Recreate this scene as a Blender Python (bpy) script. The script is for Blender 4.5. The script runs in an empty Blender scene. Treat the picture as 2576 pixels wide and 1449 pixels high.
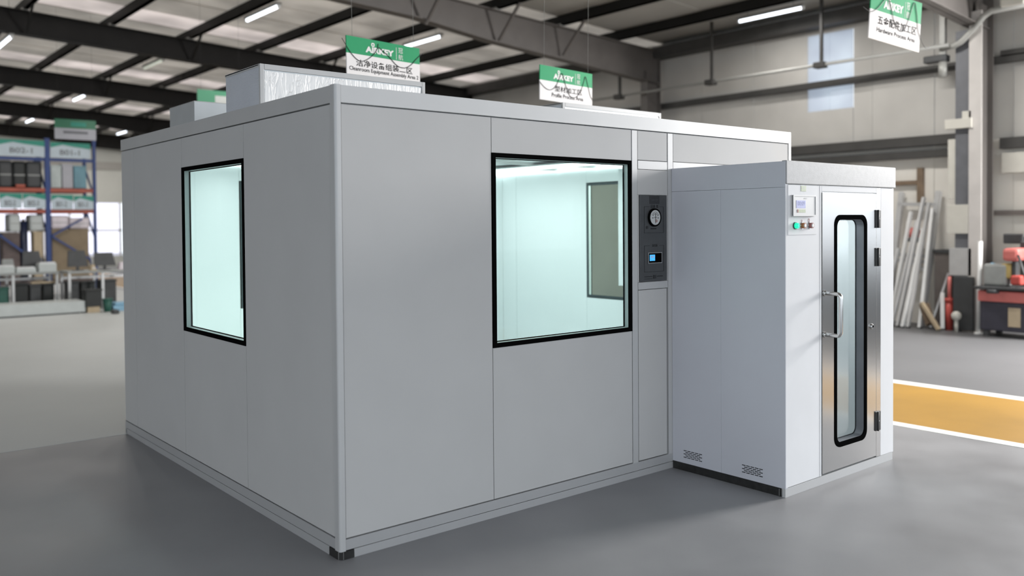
import bpy, bmesh, math, random
from mathutils import Vector, Matrix
random.seed(7)
S = bpy.context.scene
COL = S.collection

# ------------------------------------------------------------------ camera, world, key light, exposure
F_PX, W_PX = 2207.6, 2576.0
YAW, PITCH, ROLL = 0.6925, -0.0215, -0.0076
CAM = Vector((-2.3206, -4.2975, 1.8526))
fw = Vector((math.sin(YAW) * math.cos(PITCH), math.cos(YAW) * math.cos(PITCH), math.sin(PITCH)))
r0 = Vector((math.cos(YAW), -math.sin(YAW), 0)); u0 = r0.cross(fw)
rt = r0 * math.cos(ROLL) + u0 * math.sin(ROLL)
up = -r0 * math.sin(ROLL) + u0 * math.cos(ROLL)
cd = bpy.data.cameras.new('camera'); cam = bpy.data.objects.new('camera', cd); COL.objects.link(cam)
cam.matrix_world = Matrix(((rt.x, up.x, -fw.x, CAM.x), (rt.y, up.y, -fw.y, CAM.y), (rt.z, up.z, -fw.z, CAM.z), (0, 0, 0, 1)))
cd.sensor_width = 36.0; cd.sensor_fit = 'HORIZONTAL'
cd.lens = F_PX / W_PX * 36.0
cd.shift_y = -116.05 / W_PX
cd.clip_end = 300
cd.dof.use_dof = True; cd.dof.focus_distance = 5.9; cd.dof.aperture_fstop = 1.0
S.camera = cam

wd = bpy.data.worlds.new('overcast_sky'); S.world = wd; wd.use_nodes = True
wd.node_tree.nodes['Background'].inputs[0].default_value = (0.86, 0.93, 1.0, 1)
wd.node_tree.nodes['Background'].inputs[1].default_value = 1.85

def area(name, loc, target, sx, sy, power, color=(1, 1, 1)):
    d = bpy.data.lights.new(name, 'AREA'); d.shape = 'RECTANGLE'; d.size = sx; d.size_y = sy
    d.energy = power; d.color = color
    o = bpy.data.objects.new(name, d); COL.objects.link(o); o.location = loc
    o.rotation_euler = (Vector(target) - Vector(loc)).to_track_quat('-Z', 'Y').to_euler()
    return o
area('doorway_daylight', (12.9, -2.7, 3.9), (3.0, -0.9, 0.9), 2.4, 2.5, 1600, (1.0, 0.98, 0.96))

S.view_settings.view_transform = 'Standard'; S.view_settings.look = 'None'
S.view_settings.gamma = 1.0; S.view_settings.use_curve_mapping = False
S.view_settings.exposure = 0.0

# ------------------------------------------------------------------ materials
def srgb(r, g, b):
    f = lambda c: (c / 255 / 12.92) if c / 255 <= 0.04045 else ((c / 255 + 0.055) / 1.055) ** 2.4
    return (f(r), f(g), f(b), 1)

def mat(name, col, rough=0.5, metal=0.0, var=0.06, scale=6.0, bump=0.0, bscale=60.0, emit=None, stretch=(1, 1, 1), spec=0.5, rvar=0.0):
    m = bpy.data.materials.new(name); m.use_nodes = True
    nt = m.node_tree; b = nt.nodes['Principled BSDF']
    b.inputs['Roughness'].default_value = rough; b.inputs['Metallic'].default_value = metal
    b.inputs['Specular IOR Level'].default_value = spec
    tc = nt.nodes.new('ShaderNodeTexCoord'); mp = nt.nodes.new('ShaderNodeMapping'); mp.inputs['Scale'].default_value = stretch
    nt.links.new(tc.outputs['Object'], mp.inputs['Vector'])
    n = nt.nodes.new('ShaderNodeTexNoise'); n.inputs['Scale'].default_value = scale; n.inputs['Detail'].default_value = 5
    nt.links.new(mp.outputs[0], n.inputs['Vector'])
    cr = nt.nodes.new('ShaderNodeValToRGB')
    c = col if len(col) == 4 else (*col, 1)
    cr.color_ramp.elements[0].position = 0.3; cr.color_ramp.elements[1].position = 0.7
    cr.color_ramp.elements[0].color = tuple(max(0, x * (1 - var)) for x in c[:3]) + (1,)
    cr.color_ramp.elements[1].color = tuple(min(1, x * (1 + var)) for x in c[:3]) + (1,)
    nt.links.new(n.outputs['Fac'], cr.inputs[0]); nt.links.new(cr.outputs[0], b.inputs['Base Color'])
    if rvar:
        mr = nt.nodes.new('ShaderNodeMapRange'); mr.inputs[3].default_value = rough - rvar; mr.inputs[4].default_value = rough + rvar
        mr.inputs[1].default_value = .3; mr.inputs[2].default_value = .7
        nt.links.new(n.outputs['Fac'], mr.inputs[0]); nt.links.new(mr.outputs[0], b.inputs['Roughness'])
    if bump:
        n2 = nt.nodes.new('ShaderNodeTexNoise'); n2.inputs['Scale'].default_value = bscale; n2.inputs['Detail'].default_value = 3
        nt.links.new(mp.outputs[0], n2.inputs['Vector'])
        bp = nt.nodes.new('ShaderNodeBump'); bp.inputs['Strength'].default_value = bump; bp.inputs['Distance'].default_value = 0.01
        nt.links.new(n2.outputs['Fac'], bp.inputs['Height']); nt.links.new(bp.outputs[0], b.inputs['Normal'])
    if emit:
        b.inputs['Emission Color'].default_value = (*emit[0], 1); b.inputs['Emission Strength'].default_value = emit[1]
    return m

def mat_glass(name, tint, refl=0.12, rough=0.02):
    m = bpy.data.materials.new(name); m.use_nodes = True; nt = m.node_tree
    nt.nodes.remove(nt.nodes['Principled BSDF']); out = nt.nodes['Material Output']
    t = nt.nodes.new('ShaderNodeBsdfTransparent'); t.inputs[0].default_value = (*tint, 1)
    g = nt.nodes.new('ShaderNodeBsdfGlossy'); g.inputs['Roughness'].default_value = rough
    lw = nt.nodes.new('ShaderNodeFresnel'); lw.inputs[0].default_value = 1.45
    mu = nt.nodes.new('ShaderNodeMath'); mu.operation = 'MULTIPLY'; mu.inputs[1].default_value = refl / 0.04 * 0.3; mu.use_clamp = True
    mx = nt.nodes.new('ShaderNodeMixShader')
    ge = nt.nodes.new('ShaderNodeNewGeometry'); fr = nt.nodes.new('ShaderNodeMath'); fr.operation = 'SUBTRACT'; fr.inputs[0].default_value = 1.0
    m2 = nt.nodes.new('ShaderNodeMath'); m2.operation = 'MULTIPLY'
    nt.links.new(ge.outputs['Backfacing'], fr.inputs[1]); nt.links.new(lw.outputs[0], mu.inputs[0])
    nt.links.new(mu.outputs[0], m2.inputs[0]); nt.links.new(fr.outputs[0], m2.inputs[1]); nt.links.new(m2.outputs[0], mx.inputs[0])
    nt.links.new(t.outputs[0], mx.inputs[1]); nt.links.new(g.outputs[0], mx.inputs[2]); nt.links.new(mx.outputs[0], out.inputs[0])
    return m

def mat_sheet(name, col, trans):
    """thin roofing sheet: part of the daylight on its outer side comes through"""
    m = bpy.data.materials.new(name); m.use_nodes = True; nt = m.node_tree
    nt.nodes.remove(nt.nodes['Principled BSDF']); out = nt.nodes['Material Output']
    tc = nt.nodes.new('ShaderNodeTexCoord'); n = nt.nodes.new('ShaderNodeTexNoise'); n.inputs['Scale'].default_value = 0.8
    nt.links.new(tc.outputs['Object'], n.inputs['Vector'])
    cr = nt.nodes.new('ShaderNodeValToRGB'); cr.color_ramp.elements[0].position = .3; cr.color_ramp.elements[1].position = .7
    cr.color_ramp.elements[0].color = tuple(x * .82 for x in col) + (1,); cr.color_ramp.elements[1].color = tuple(min(1, x * 1.15) for x in col) + (1,)
    nt.links.new(n.outputs[0], cr.inputs[0])
    d = nt.nodes.new('ShaderNodeBsdfDiffuse'); t = nt.nodes.new('ShaderNodeBsdfTranslucent')
    mx = nt.nodes.new('ShaderNodeMixShader'); mx.inputs[0].default_value = trans
    nt.links.new(cr.outputs[0], d.inputs[0]); nt.links.new(cr.outputs[0], t.inputs[0])
    nt.links.new(d.outputs[0], mx.inputs[1]); nt.links.new(t.outputs[0], mx.inputs[2]); nt.links.new(mx.outputs[0], out.inputs[0])
    return m

def mat_foil(name, col, stretch, metal=.75):
    m = mat(name, col, rough=.34, metal=metal, var=.05, scale=3)
    nt = m.node_tree; b = nt.nodes['Principled BSDF']
    tc = nt.nodes.new('ShaderNodeTexCoord'); mp = nt.nodes.new('ShaderNodeMapping'); mp.inputs['Scale'].default_value = stretch
    nt.links.new(tc.outputs['Object'], mp.inputs[0])
    w = nt.nodes.new('ShaderNodeTexNoise'); w.inputs['Scale'].default_value = 6; w.inputs['Detail'].default_value = 2; w.inputs['Distortion'].default_value = 1.6
    nt.links.new(mp.outputs[0], w.inputs['Vector'])
    s = nt.nodes.new('ShaderNodeMath'); s.operation = 'SUBTRACT'; s.inputs[1].default_value = .5; nt.links.new(w.outputs[0], s.inputs[0])
    a = nt.nodes.new('ShaderNodeMath'); a.operation = 'ABSOLUTE'; nt.links.new(s.outputs[0], a.inputs[0])
    p = nt.nodes.new('ShaderNodeMath'); p.operation = 'POWER'; p.inputs[1].default_value = .4; nt.links.new(a.outputs[0], p.inputs[0])
    bp = nt.nodes.new('ShaderNodeBump'); bp.inputs['Strength'].default_value = .32; bp.inputs['Distance'].default_value = .010
    nt.links.new(p.outputs[0], bp.inputs['Height']); nt.links.new(bp.outputs[0], b.inputs['Normal'])
    return m

M = {}
M['panel'] = mat('white_steel_panel', (0.52, 0.515, 0.51), .55, 0, .02, 2.5, spec=.04)
M['rail'] = mat('aluminium_rail', (0.54, 0.54, 0.54), .45, .2, .02, 3, spec=.15)
M['rail_dark'] = mat('anodised_rail', (0.42, 0.42, 0.425), .4, .1, .02, 3, spec=.2)
M['inner'] = mat('inner_white_panel', (0.80, 0.83, 0.835), .5, 0, .01, 2)
M['black'] = mat('black_rubber', (0.004, 0.004, 0.004), .8, 0, 0, spec=0)
M['dark_gap'] = mat('dark_gap', (0.02, 0.02, 0.02), .8, 0, 0)
M['reveal'] = mat('grey_reveal', (0.45, 0.50, 0.50), .4, .2, .02)
M['foot'] = mat('dark_plastic_foot', (0.035, 0.035, 0.034), .25, .3, .2, 30)
M['glass'] = mat_glass('window_glass', (0.95, 0.985, 0.975), .05)
M['glass_door'] = mat_glass('door_glass', (0.86, 0.91, 0.91), .3, .12)
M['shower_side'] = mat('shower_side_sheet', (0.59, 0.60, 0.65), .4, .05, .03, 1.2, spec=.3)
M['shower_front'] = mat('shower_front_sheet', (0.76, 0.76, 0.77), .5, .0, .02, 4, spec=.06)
M['brushed'] = mat('brushed_steel', (0.52, 0.515, 0.51), .2, 1.0, .03, 5, bump=.006, bscale=300, stretch=(.05, 1, 1))
M['header'] = mat('embossed_steel', (0.40, 0.40, 0.405), .5, .05, .05, 30, bump=.04, bscale=90, spec=.2)
M['steel'] = mat('polished_steel', (0.62, 0.62, 0.61), .18, 1.0, .03, 8)
M['plinth'] = mat('steel_plinth', (0.55, 0.55, 0.55), .3, .8, .03, 5)
M['hinge'] = mat('dark_hinge_metal', (0.07, 0.07, 0.07), .5, .4, .1, 20, spec=.2)
M['slot'] = mat('vent_slot_black', (0.005, 0.005, 0.006), .8, 0, 0)
M['foil_front'] = mat_foil('foil_upright_creases', (0.72, 0.71, 0.70), (3.0, 3.0, .7), .35)
M['foil_side'] = mat_foil('foil_fine_creases', (0.66, 0.70, 0.77), (1.5, 1.2, 3.2), .25)
M['box_rail'] = mat('box_aluminium', (0.52, 0.52, 0.52), .45, .1, .02, spec=.15)
M['box_plain'] = mat('plain_sheet_metal', (0.55, 0.58, 0.60), .4, .3, .03)
M['inst'] = mat('instrument_plate', (0.085, 0.088, 0.092), .4, .4, .12, 8)
M['inst_dark'] = mat('instrument_tag', (0.03, 0.03, 0.033), .4, .2, .1)
M['dial'] = mat('dial_face', (0.55, 0.56, 0.56), .4, 0, .02)
M['ink'] = mat('black_ink', (0.02, 0.02, 0.02), .8, 0, 0, spec=0)
M['screen_blue'] = mat('lit_blue_screen', (0.05, 0.3, 0.6), .3, 0, .2, 60, emit=((0.06, 0.42, 0.85), .9))
M['screen_white'] = mat('lit_pale_screen', (0.42, 0.44, 0.66), .4, 0, .1, 60, emit=((0.75, 0.78, 1.0), .15), spec=.1)
M['olive'] = mat('olive_tag', srgb(168, 178, 150), .5, 0, .1, 90)
M['btn_green'] = mat('lit_green_button', (0.0, 0.5, 0.25), .3, 0, .1, emit=((0.02, 0.85, 0.45), 1.0))
M['btn_amber'] = mat('amber_button', srgb(175, 110, 70), .3, .1, .1)
M['btn_red'] = mat('rose_button', srgb(160, 110, 105), .3, .1, .1)
M['white_paint'] = mat('white_paint', (0.80, 0.80, 0.79), .45, 0, .02)
M['led'] = mat('cool_led', (0.9, 1, 1), .5, 0, 0, emit=((0.9, 1.0, 1.0), 3.0))
M['led_cove'] = mat('cove_led', (0.9, 1, 1), .5, 0, 0, emit=((0.90, 0.99, 1.0), 3.5))
M['tube'] = mat('fluorescent_tube', (0.9, 0.95, 1), .5, 0, 0, emit=((0.86, 0.92, 1.0), 4.0))
M['tube_warm'] = mat('dim_fluorescent_tube', (0.8, 0.85, 0.75), .5, 0, 0, emit=((0.82, 0.86, 0.74), .45))
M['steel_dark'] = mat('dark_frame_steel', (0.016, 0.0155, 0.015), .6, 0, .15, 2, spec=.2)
M['steel_lit'] = mat('lit_frame_steel', (0.14, 0.128, 0.12), .5, .1, .12, 2)  # lighter copy of the frame steel, its lit look put into the colour
M['post_grey'] = mat('blue_grey_post', (0.15, 0.155, 0.17), .5, .1, .1)
M['flange'] = mat('pale_column_flange', (0.62, 0.59, 0.565), .5, 0, .06, 3)
M['girt'] = mat('dark_girt', (0.06, 0.058, 0.055), .6, .1, .15, 3)
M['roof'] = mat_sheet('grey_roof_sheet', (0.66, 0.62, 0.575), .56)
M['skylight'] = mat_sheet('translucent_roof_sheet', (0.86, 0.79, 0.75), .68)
M['roof_front'] = mat('opaque_roof_sheet', (0.45, 0.44, 0.41), .6, 0, .08, .8)  # made opaque over the unseen front bays to keep the floor there dark
M['wallsheet'] = mat('wall_cladding', (0.52, 0.505, 0.475), .6, 0, .09, .9)
M['wallcream'] = mat('cream_lower_wall', (0.80, 0.77, 0.71), .6, 0, .06, .9)
M['wallback'] = mat('back_wall_cladding', (0.80, 0.81, 0.76), .6, 0, .06, .7)
M['pane_sky'] = mat_sheet('wall_skylight_pane', (0.80, 0.84, 0.92), .62)
M['pane_clear'] = mat_glass('clear_pane', (0.93, 0.9, 0.93), .03)
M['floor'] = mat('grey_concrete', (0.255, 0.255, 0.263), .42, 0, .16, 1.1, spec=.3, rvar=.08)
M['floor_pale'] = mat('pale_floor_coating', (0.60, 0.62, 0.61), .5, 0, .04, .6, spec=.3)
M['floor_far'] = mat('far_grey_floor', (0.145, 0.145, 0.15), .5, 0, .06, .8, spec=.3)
M['yellow'] = mat('yellow_floor_paint', (0.38, 0.21, 0.036), .45, 0, .10, 1.2, spec=.3)
M['line'] = mat('white_line_paint', (0.80, 0.80, 0.77), .5, 0, .03)
M['green'] = mat('sign_green', (0.04, 0.34, 0.15), .5, 0, .02, spec=.1)
M['green_dark'] = mat('sign_dark_green', (0.02, 0.16, 0.08), .4, 0, .05)
M['sign_white'] = mat('sign_white', (0.88, 0.845, 0.83), .5, 0, .01, spec=.05)
M['sign_grey'] = mat('sign_grey_white', (0.40, 0.40, 0.44), .45, 0, .04)
M['rack_blue'] = mat('rack_blue', (0.018, 0.05, 0.20), .5, 0, .1)
M['rack_orange'] = mat('rack_orange_beam', (0.38, 0.08, 0.045), .5, 0, .15, 4)
M['rack_sign'] = mat('rack_sign_white', (0.50, 0.58, 0.64), .5, 0, .04)
M['rack_green'] = mat('rack_sign_green', (0.02, 0.26, 0.19), .5, 0, .05)
M['carton'] = mat('brown_carton', (0.26, 0.20, 0.13), .7, 0, .1)
M['carton_dark'] = mat('dusky_carton', (0.13, 0.10, 0.095), .7, 0, .2)
M['plastic_pale'] = mat('pale_plastic', (0.42, 0.47, 0.46), .4, 0, .15, 4)
M['plastic_blue'] = mat('teal_plastic', (0.10, 0.24, 0.30), .4, 0, .2, 4)
M['plastic_pink'] = mat('pinkish_white_wrap', (0.70, 0.63, 0.67), .4, 0, .1, 4)
M['bench_grey'] = mat('bench_grey', (0.32, 0.33, 0.32), .5, 0, .08)
M['dark'] = mat('charcoal_plastic', (0.05, 0.052, 0.054), .5, 0, .15)
M['blackish'] = mat('black_crate_plastic', (0.012, 0.014, 0.013), .5, 0, .2)
M['platform'] = mat('pale_platform', (0.52, 0.55, 0.54), .5, 0, .04)
M['bin_green'] = mat('dark_green_plastic', (0.03, 0.12, 0.09), .5, 0, .1)
M['sky_blue'] = mat('light_blue_plastic', (0.25, 0.45, 0.60), .5, 0, .1)
M['alu'] = mat('aluminium_profile', (0.60, 0.60, 0.60), .35, .4, .05)
M['wood'] = mat('brown_timber', (0.19, 0.135, 0.09), .7, 0, .2, 6)
M['wood_pale'] = mat('pale_timber', (0.50, 0.40, 0.27), .7, 0, .1, 6)
M['taupe'] = mat('taupe_cabinet', (0.15, 0.13, 0.12), .5, 0, .1)
M['red'] = mat('machine_red', (0.50, 0.075, 0.06), .45, 0, .1)
M['red_pale'] = mat('faded_machine_red', (0.62, 0.17, 0.15), .45, 0, .1)
M['navy'] = mat('dark_cabinet_blue', (0.045, 0.043, 0.06), .5, 0, .1)
M['amber'] = mat('machine_yellow', (0.48, 0.36, 0.13), .5, 0, .1)
M['cream'] = mat('cream_board', (0.62, 0.60, 0.54), .5, 0, .04)
M['cable'] = mat('black_cable', (0.012, 0.012, 0.012), .5, 0, 0)
M['conduit'] = mat('conduit_grey', (0.36, 0.36, 0.34), .45, .2, .06)

# ------------------------------------------------------------------ mesh helpers
OFF = {}
def tag(o, label=None, cat=None, group=None, kind=None):
    if label: o['label'] = label
    if cat: o['category'] = cat
    if group: o['group'] = group
    if kind: o['kind'] = kind
    return o

def thing(name, label, cat, loc=(0, 0, 0), group=None, rot=(0, 0, 0), kind=None, local=False):
    o = bpy.data.objects.new(name, None); COL.objects.link(o)
    o.location = loc; o.rotation_euler = rot; o.empty_display_size = .1
    tag(o, label, cat, group, kind)
    OFF[o.name] = Vector((0, 0, 0)) if local else Vector(loc)
    return o

class MB:
    def __init__(s): s.bm = bmesh.new()
    def box(s, x0, x1, y0, y1, z0, z1, bev=0.0):
        x0, x1 = min(x0, x1), max(x0, x1); y0, y1 = min(y0, y1), max(y0, y1); z0, z1 = min(z0, z1), max(z0, z1)
        v = [s.bm.verts.new(p) for p in ((x0, y0, z0), (x1, y0, z0), (x1, y1, z0), (x0, y1, z0), (x0, y0, z1), (x1, y0, z1), (x1, y1, z1), (x0, y1, z1))]
        fs = [s.bm.faces.new([v[i] for i in q]) for q in ((0, 3, 2, 1), (4, 5, 6, 7), (0, 1, 5, 4), (1, 2, 6, 5), (2, 3, 7, 6), (3, 0, 4, 7))]
        if bev > 0:
            es = list({e for f in fs for e in f.edges})
            bmesh.ops.bevel(s.bm, geom=es, offset=bev, segments=2, affect='EDGES', profile=.5)
        return s
    def hexa(s, pts):
        v = [s.bm.verts.new(p) for p in pts]
        for q in ((0, 3, 2, 1), (4, 5, 6, 7), (0, 1, 5, 4), (1, 2, 6, 5), (2, 3, 7, 6), (3, 0, 4, 7)): s.bm.faces.new([v[i] for i in q])
        return s
    def bar(s, p, q, w, h=None, upv=(0, 0, 1)):
        """square-section bar from p to q"""
        p, q = Vector(p), Vector(q); h = h or w
        d = (q - p).normalized(); u = Vector(upv)
        if abs(d.dot(u)) > .98: u = Vector((1, 0, 0))
        a = d.cross(u).normalized() * w / 2; b = a.cross(d).normalized() * h / 2
        return s.hexa([p - a - b, p + a - b, p + a + b, p - a + b, q - a - b, q + a - b, q + a + b, q - a + b])
    def tube(s, pts, r, n=10, caps=True):
        pts = [Vector(p) for p in pts]; rings = []; pn = None
        for i, p in enumerate(pts):
            d = ((pts[i + 1] if i < len(pts) - 1 else p) - (pts[i - 1] if i else p)).normalized()
            if pn is None:
                pn = d.orthogonal().normalized()
            pn = (pn - d * pn.dot(d)).normalized(); b = d.cross(pn)
            rr = r[i] if isinstance(r, (list, tuple)) else r
            rings.append([s.bm.verts.new(p + (pn * math.cos(2 * math.pi * k / n) + b * math.sin(2 * math.pi * k / n)) * rr) for k in range(n)])
        for a, b in zip(rings, rings[1:]):
            for k in range(n):
                f = s.bm.faces.new((a[k], a[(k + 1) % n], b[(k + 1) % n], b[k])); f.smooth = True
        if caps:
            s.bm.faces.new(rings[0][::-1]); s.bm.faces.new(rings[-1])
        return s
    def prism(s, pts, d):
        """polygon pts (3d, planar) extruded by vector d"""
        d = Vector(d); a = [s.bm.verts.new(p) for p in pts]; b = [s.bm.verts.new(Vector(p) + d) for p in pts]
        s.bm.faces.new(a[::-1]); s.bm.faces.new(b)
        for i in range(len(pts)): j = (i + 1) % len(pts); s.bm.faces.new((a[i], a[j], b[j], b[i]))
        return s
    def ring(s, outer, inner, d):
        """closed frame between two equal-length outlines, extruded by d"""
        d = Vector(d); n = len(outer)
        o0 = [s.bm.verts.new(p) for p in outer]; i0 = [s.bm.verts.new(p) for p in inner]
        o1 = [s.bm.verts.new(Vector(p) + d) for p in outer]; i1 = [s.bm.verts.new(Vector(p) + d) for p in inner]
        for k in range(n):
            j = (k + 1) % n
            for q in ((o0[k], i0[k], i0[j], o0[j]), (o1[k], o1[j], i1[j], i1[k]), (o0[k], o0[j], o1[j], o1[k]), (i0[k], i1[k], i1[j], i0[j])): s.bm.faces.new(q)
        return s
    def ball(s, c, r, sc=(1, 1, 1), seg=12):
        m = Matrix.Translation(c) @ Matrix.Diagonal((r * sc[0], r * sc[1], r * sc[2], 1))
        g = bmesh.ops.create_uvsphere(s.bm, u_segments=seg, v_segments=seg // 2 + 2, radius=1, matrix=m)
        for v in g['verts']:
            for f in v.link_faces: f.smooth = True
        return s
    def build(s, name, m, parent=None, label=None, cat=None, group=None, kind=None):
        off = OFF.get(parent.name, Vector((0, 0, 0))) if parent else Vector((0, 0, 0))
        if off.length: bmesh.ops.translate(s.bm, verts=s.bm.verts, vec=-off)
        bmesh.ops.recalc_face_normals(s.bm, faces=s.bm.faces)
        me = bpy.data.meshes.new(name); s.bm.to_mesh(me); s.bm.free()
        me.materials.append(M[m] if isinstance(m, str) else m)
        o = bpy.data.objects.new(name, me); COL.objects.link(o)
        if parent: o.parent = parent
        OFF[o.name] = off
        tag(o, label, cat, group, kind)
        return o

def solo(name, m, label, cat, mb, group=None, base=None):
    """a thing that is one mesh, with its origin at its base"""
    vs = [v.co for v in mb.bm.verts]
    c = Vector(((min(v.x for v in vs) + max(v.x for v in vs)) / 2, (min(v.y for v in vs) + max(v.y for v in vs)) / 2, min(v.z for v in vs)))
    bmesh.ops.translate(mb.bm, verts=mb.bm.verts, vec=-c)
    o = mb.build(name, m, None, label, cat, group); o.location = c; OFF[o.name] = c
    return o

def rounded(x0, x1, z0, z1, r, y, n=6):
    pts = []
    for cx, cz, a0 in ((x1 - r, z0 + r, -90), (x1 - r, z1 - r, 0), (x0 + r, z1 - r, 90), (x0 + r, z0 + r, 180)):
        for k in range(n + 1):
            a = math.radians(a0 + 90 * k / n); pts.append((cx + r * math.cos(a), y, cz + r * math.sin(a)))
    return pts

def lettering(body, width=None, height=None, bold=0.0):
    """flat text mesh in the XZ plane centred on the origin, facing -Y; returns list of verts, faces"""
    cu = bpy.data.curves.new('t', 'FONT'); cu.body = body; cu.size = 1; cu.offset = bold; cu.resolution_u = 3
    ob = bpy.data.objects.new('t', cu); COL.objects.link(ob)
    bpy.context.view_layer.update()
    me = ob.evaluated_get(bpy.context.evaluated_depsgraph_get()).to_mesh()
    vs = [v.co.copy() for v in me.vertices]; fs = [tuple(p.vertices) for p in me.polygons]
    bpy.data.objects.remove(ob); bpy.data.curves.remove(cu)
    x0, x1 = min(v.x for v in vs), max(v.x for v in vs); y0, y1 = min(v.y for v in vs), max(v.y for v in vs)
    sx = (width / (x1 - x0)) if width else None; sy = (height / (y1 - y0)) if height else None
    sx = sx or sy; sy = sy or sx
    return [((v.x - (x0 + x1) / 2) * sx, 0, (v.y - (y0 + y1) / 2) * sy) for v in vs], fs

def write(body, name, m, parent, at, width=None, height=None, bold=0.0, axis='-Y', label=None, d=.0012):
    """lettering on a face looking along axis, raised by d"""
    vs, fs = lettering(body, width, height, bold)
    mb = MB(); bv = []
    for x, y, z in vs:
        p = {'-Y': (at[0] + x, at[1], at[2] + z), '-X': (at[0], at[1] - x, at[2] + z)}[axis]
        bv.append(mb.bm.verts.new(p))
    for f in fs:
        try: mb.bm.faces.new([bv[i] for i in f])
        except ValueError: pass
    return mb.build(name, m, parent, label)

# ------------------------------------------------------------------ the hall: floor, roof, walls
HX0, HX1, HY0, HY1 = -14.0, 13.4, -9.0, 38.0
fl = MB().box(-40, 40, -40, 60, -.2, 0).build('floor', 'floor', kind='structure')
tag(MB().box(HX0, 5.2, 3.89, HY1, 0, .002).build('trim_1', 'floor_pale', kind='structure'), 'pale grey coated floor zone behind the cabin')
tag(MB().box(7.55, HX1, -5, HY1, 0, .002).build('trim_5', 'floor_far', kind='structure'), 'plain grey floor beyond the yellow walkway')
tag(MB().box(5.50, 7.35, -9, HY1, 0, .003).build('trim_2', 'yellow', kind='structure'), 'yellow painted walkway strip')
tag(MB().box(5.36, 5.50, -9, HY1, 0, .004).build('trim_3', 'line', kind='structure'), 'white line on the near side of the yellow walkway')
tag(MB().box(7.35, 7.55, -9, HY1, 0, .004).build('trim_4', 'line', kind='structure'), 'white line on the far side of the yellow walkway')

M['reflect_dark'] = mat('reflect_dark_floor', (.035, .035, .036), .8, 0, .15, 3, spec=.2)  # dark sheet out of view, added so the steel door mirrors a dark band
tag(MB().box(8.7, 40, -30, -1.4, 0, .006).build('trim_6', 'reflect_dark', kind='structure'), 'unseen dark floor patch added to darken the shower door reflection')

def zr(x): return 5.95 + (13.35 - x) * .05
FRAMES = [2.0 + 7.1 * k for k in range(-1, 6)]
ceil = thing('ceiling', 'sheet metal hall roof on dark purlins', None, kind='structure')
ys = []
y = HY0
while y < HY1:
    nxt = min([f for f in FRAMES if f > y + .1] + [HY1 + 9])
    n = max(1, round((nxt - y) / 1.18)); w = (nxt - y) / n
    for i in range(n):
        ya, yb = y + i * w, y + (i + 1) * w
        if ya >= HY1: break
        sky = (i == n - 1)
        dz = .012 * (i % 2)
        MB().hexa([(HX0, ya, zr(HX0) + dz), (HX1, ya, zr(HX1) + dz), (HX1, yb + .02, zr(HX1) + dz), (HX0, yb + .02, zr(HX0) + dz),
                   (HX0, ya, zr(HX0) + dz + .01), (HX1, ya, zr(HX1) + dz + .01), (HX1, yb + .02, zr(HX1) + dz + .01), (HX0, yb + .02, zr(HX0) + dz + .01)]
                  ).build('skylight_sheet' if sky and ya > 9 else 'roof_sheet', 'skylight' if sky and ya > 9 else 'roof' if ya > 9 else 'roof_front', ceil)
    y = nxt
for k in range(-9, 7):
    x = 1.6 + 1.7 * k
    if x < HX0: continue
    z = zr(x)
    MB().box(x - .035, x + .035, HY0, HY1, z - .2, z).box(x - .035, x + .06, HY0, HY1, z - .2, z - .185).build('purlin', 'steel_dark', ceil)

# right wall: cladding panels, girts, translucent panes
wr = thing('wall_right', 'pale clad side wall with dark girts', None, kind='structure')
k = 0
edges = [.3, 1.6, 2.9, 4.05, 4.43, 5.39, 6.65, 8.0, 9.35, 10.7, 12.1, 13.5, 15, 17, 19, 22, 26, 30, 34, 38]
for a, b in zip(edges, edges[1:]):
    dx = .01 * (k % 2); k += 1
    if (a, b) == (4.43, 5.39):
        MB().box(13.36, 13.4, a, b, 3.2, 4.0).build('cladding_panel', 'wallsheet', wr)
        MB().box(13.36, 13.4, a, b, 5.5, 5.96).build('cladding_panel', 'wallsheet', wr)
    else:
        MB().box(13.36 + dx, 13.4 + dx, a, b - .012, 3.2, 5.96).build('cladding_panel', 'wallsheet', wr)
    MB().box(13.36 + dx, 13.4 + dx, a, b - .008, 0, 3.2).build('lower_panel', 'wallcream', wr)
w1 = thing('window_1', 'pale translucent daylight pane high in the right wall', None, kind='structure')
MB().box(13.37, 13.38, 4.43, 4.91, 4.0, 5.5).build('pane', 'pane_sky', w1)
MB().box(13.37, 13.38, 4.915, 5.39, 4.0, 5.5).build('pane', 'pane_sky', w1)
for z0, z1, x0, ya, ybb in ((4.44, 4.56, 13.22, .3, HY1), (3.16, 3.33, 13.12, 2.35, HY1), (2.95, 3.08, 13.16, 2.35, HY1), (5.58, 5.82, 13.0, .3, HY1), (3.02, 3.2, 13.2, .3, 1.75), (4.54, 4.64, 13.22, .3, 1.75)):
    MB().box(x0, 13.36, ya, ybb, z0, z1).build('girt', 'girt', wr)
MB().box(13.22, 13.36, .3, 1.72, 2.62, 2.95).build('cream_beam', 'cream', wr)
# doorway side of the right wall, in front of the picture's right edge
MB().box(13.36, 13.4, -9, .3, 5.2, 6.0).build('lower_panel', 'wallsheet', wr)

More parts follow.
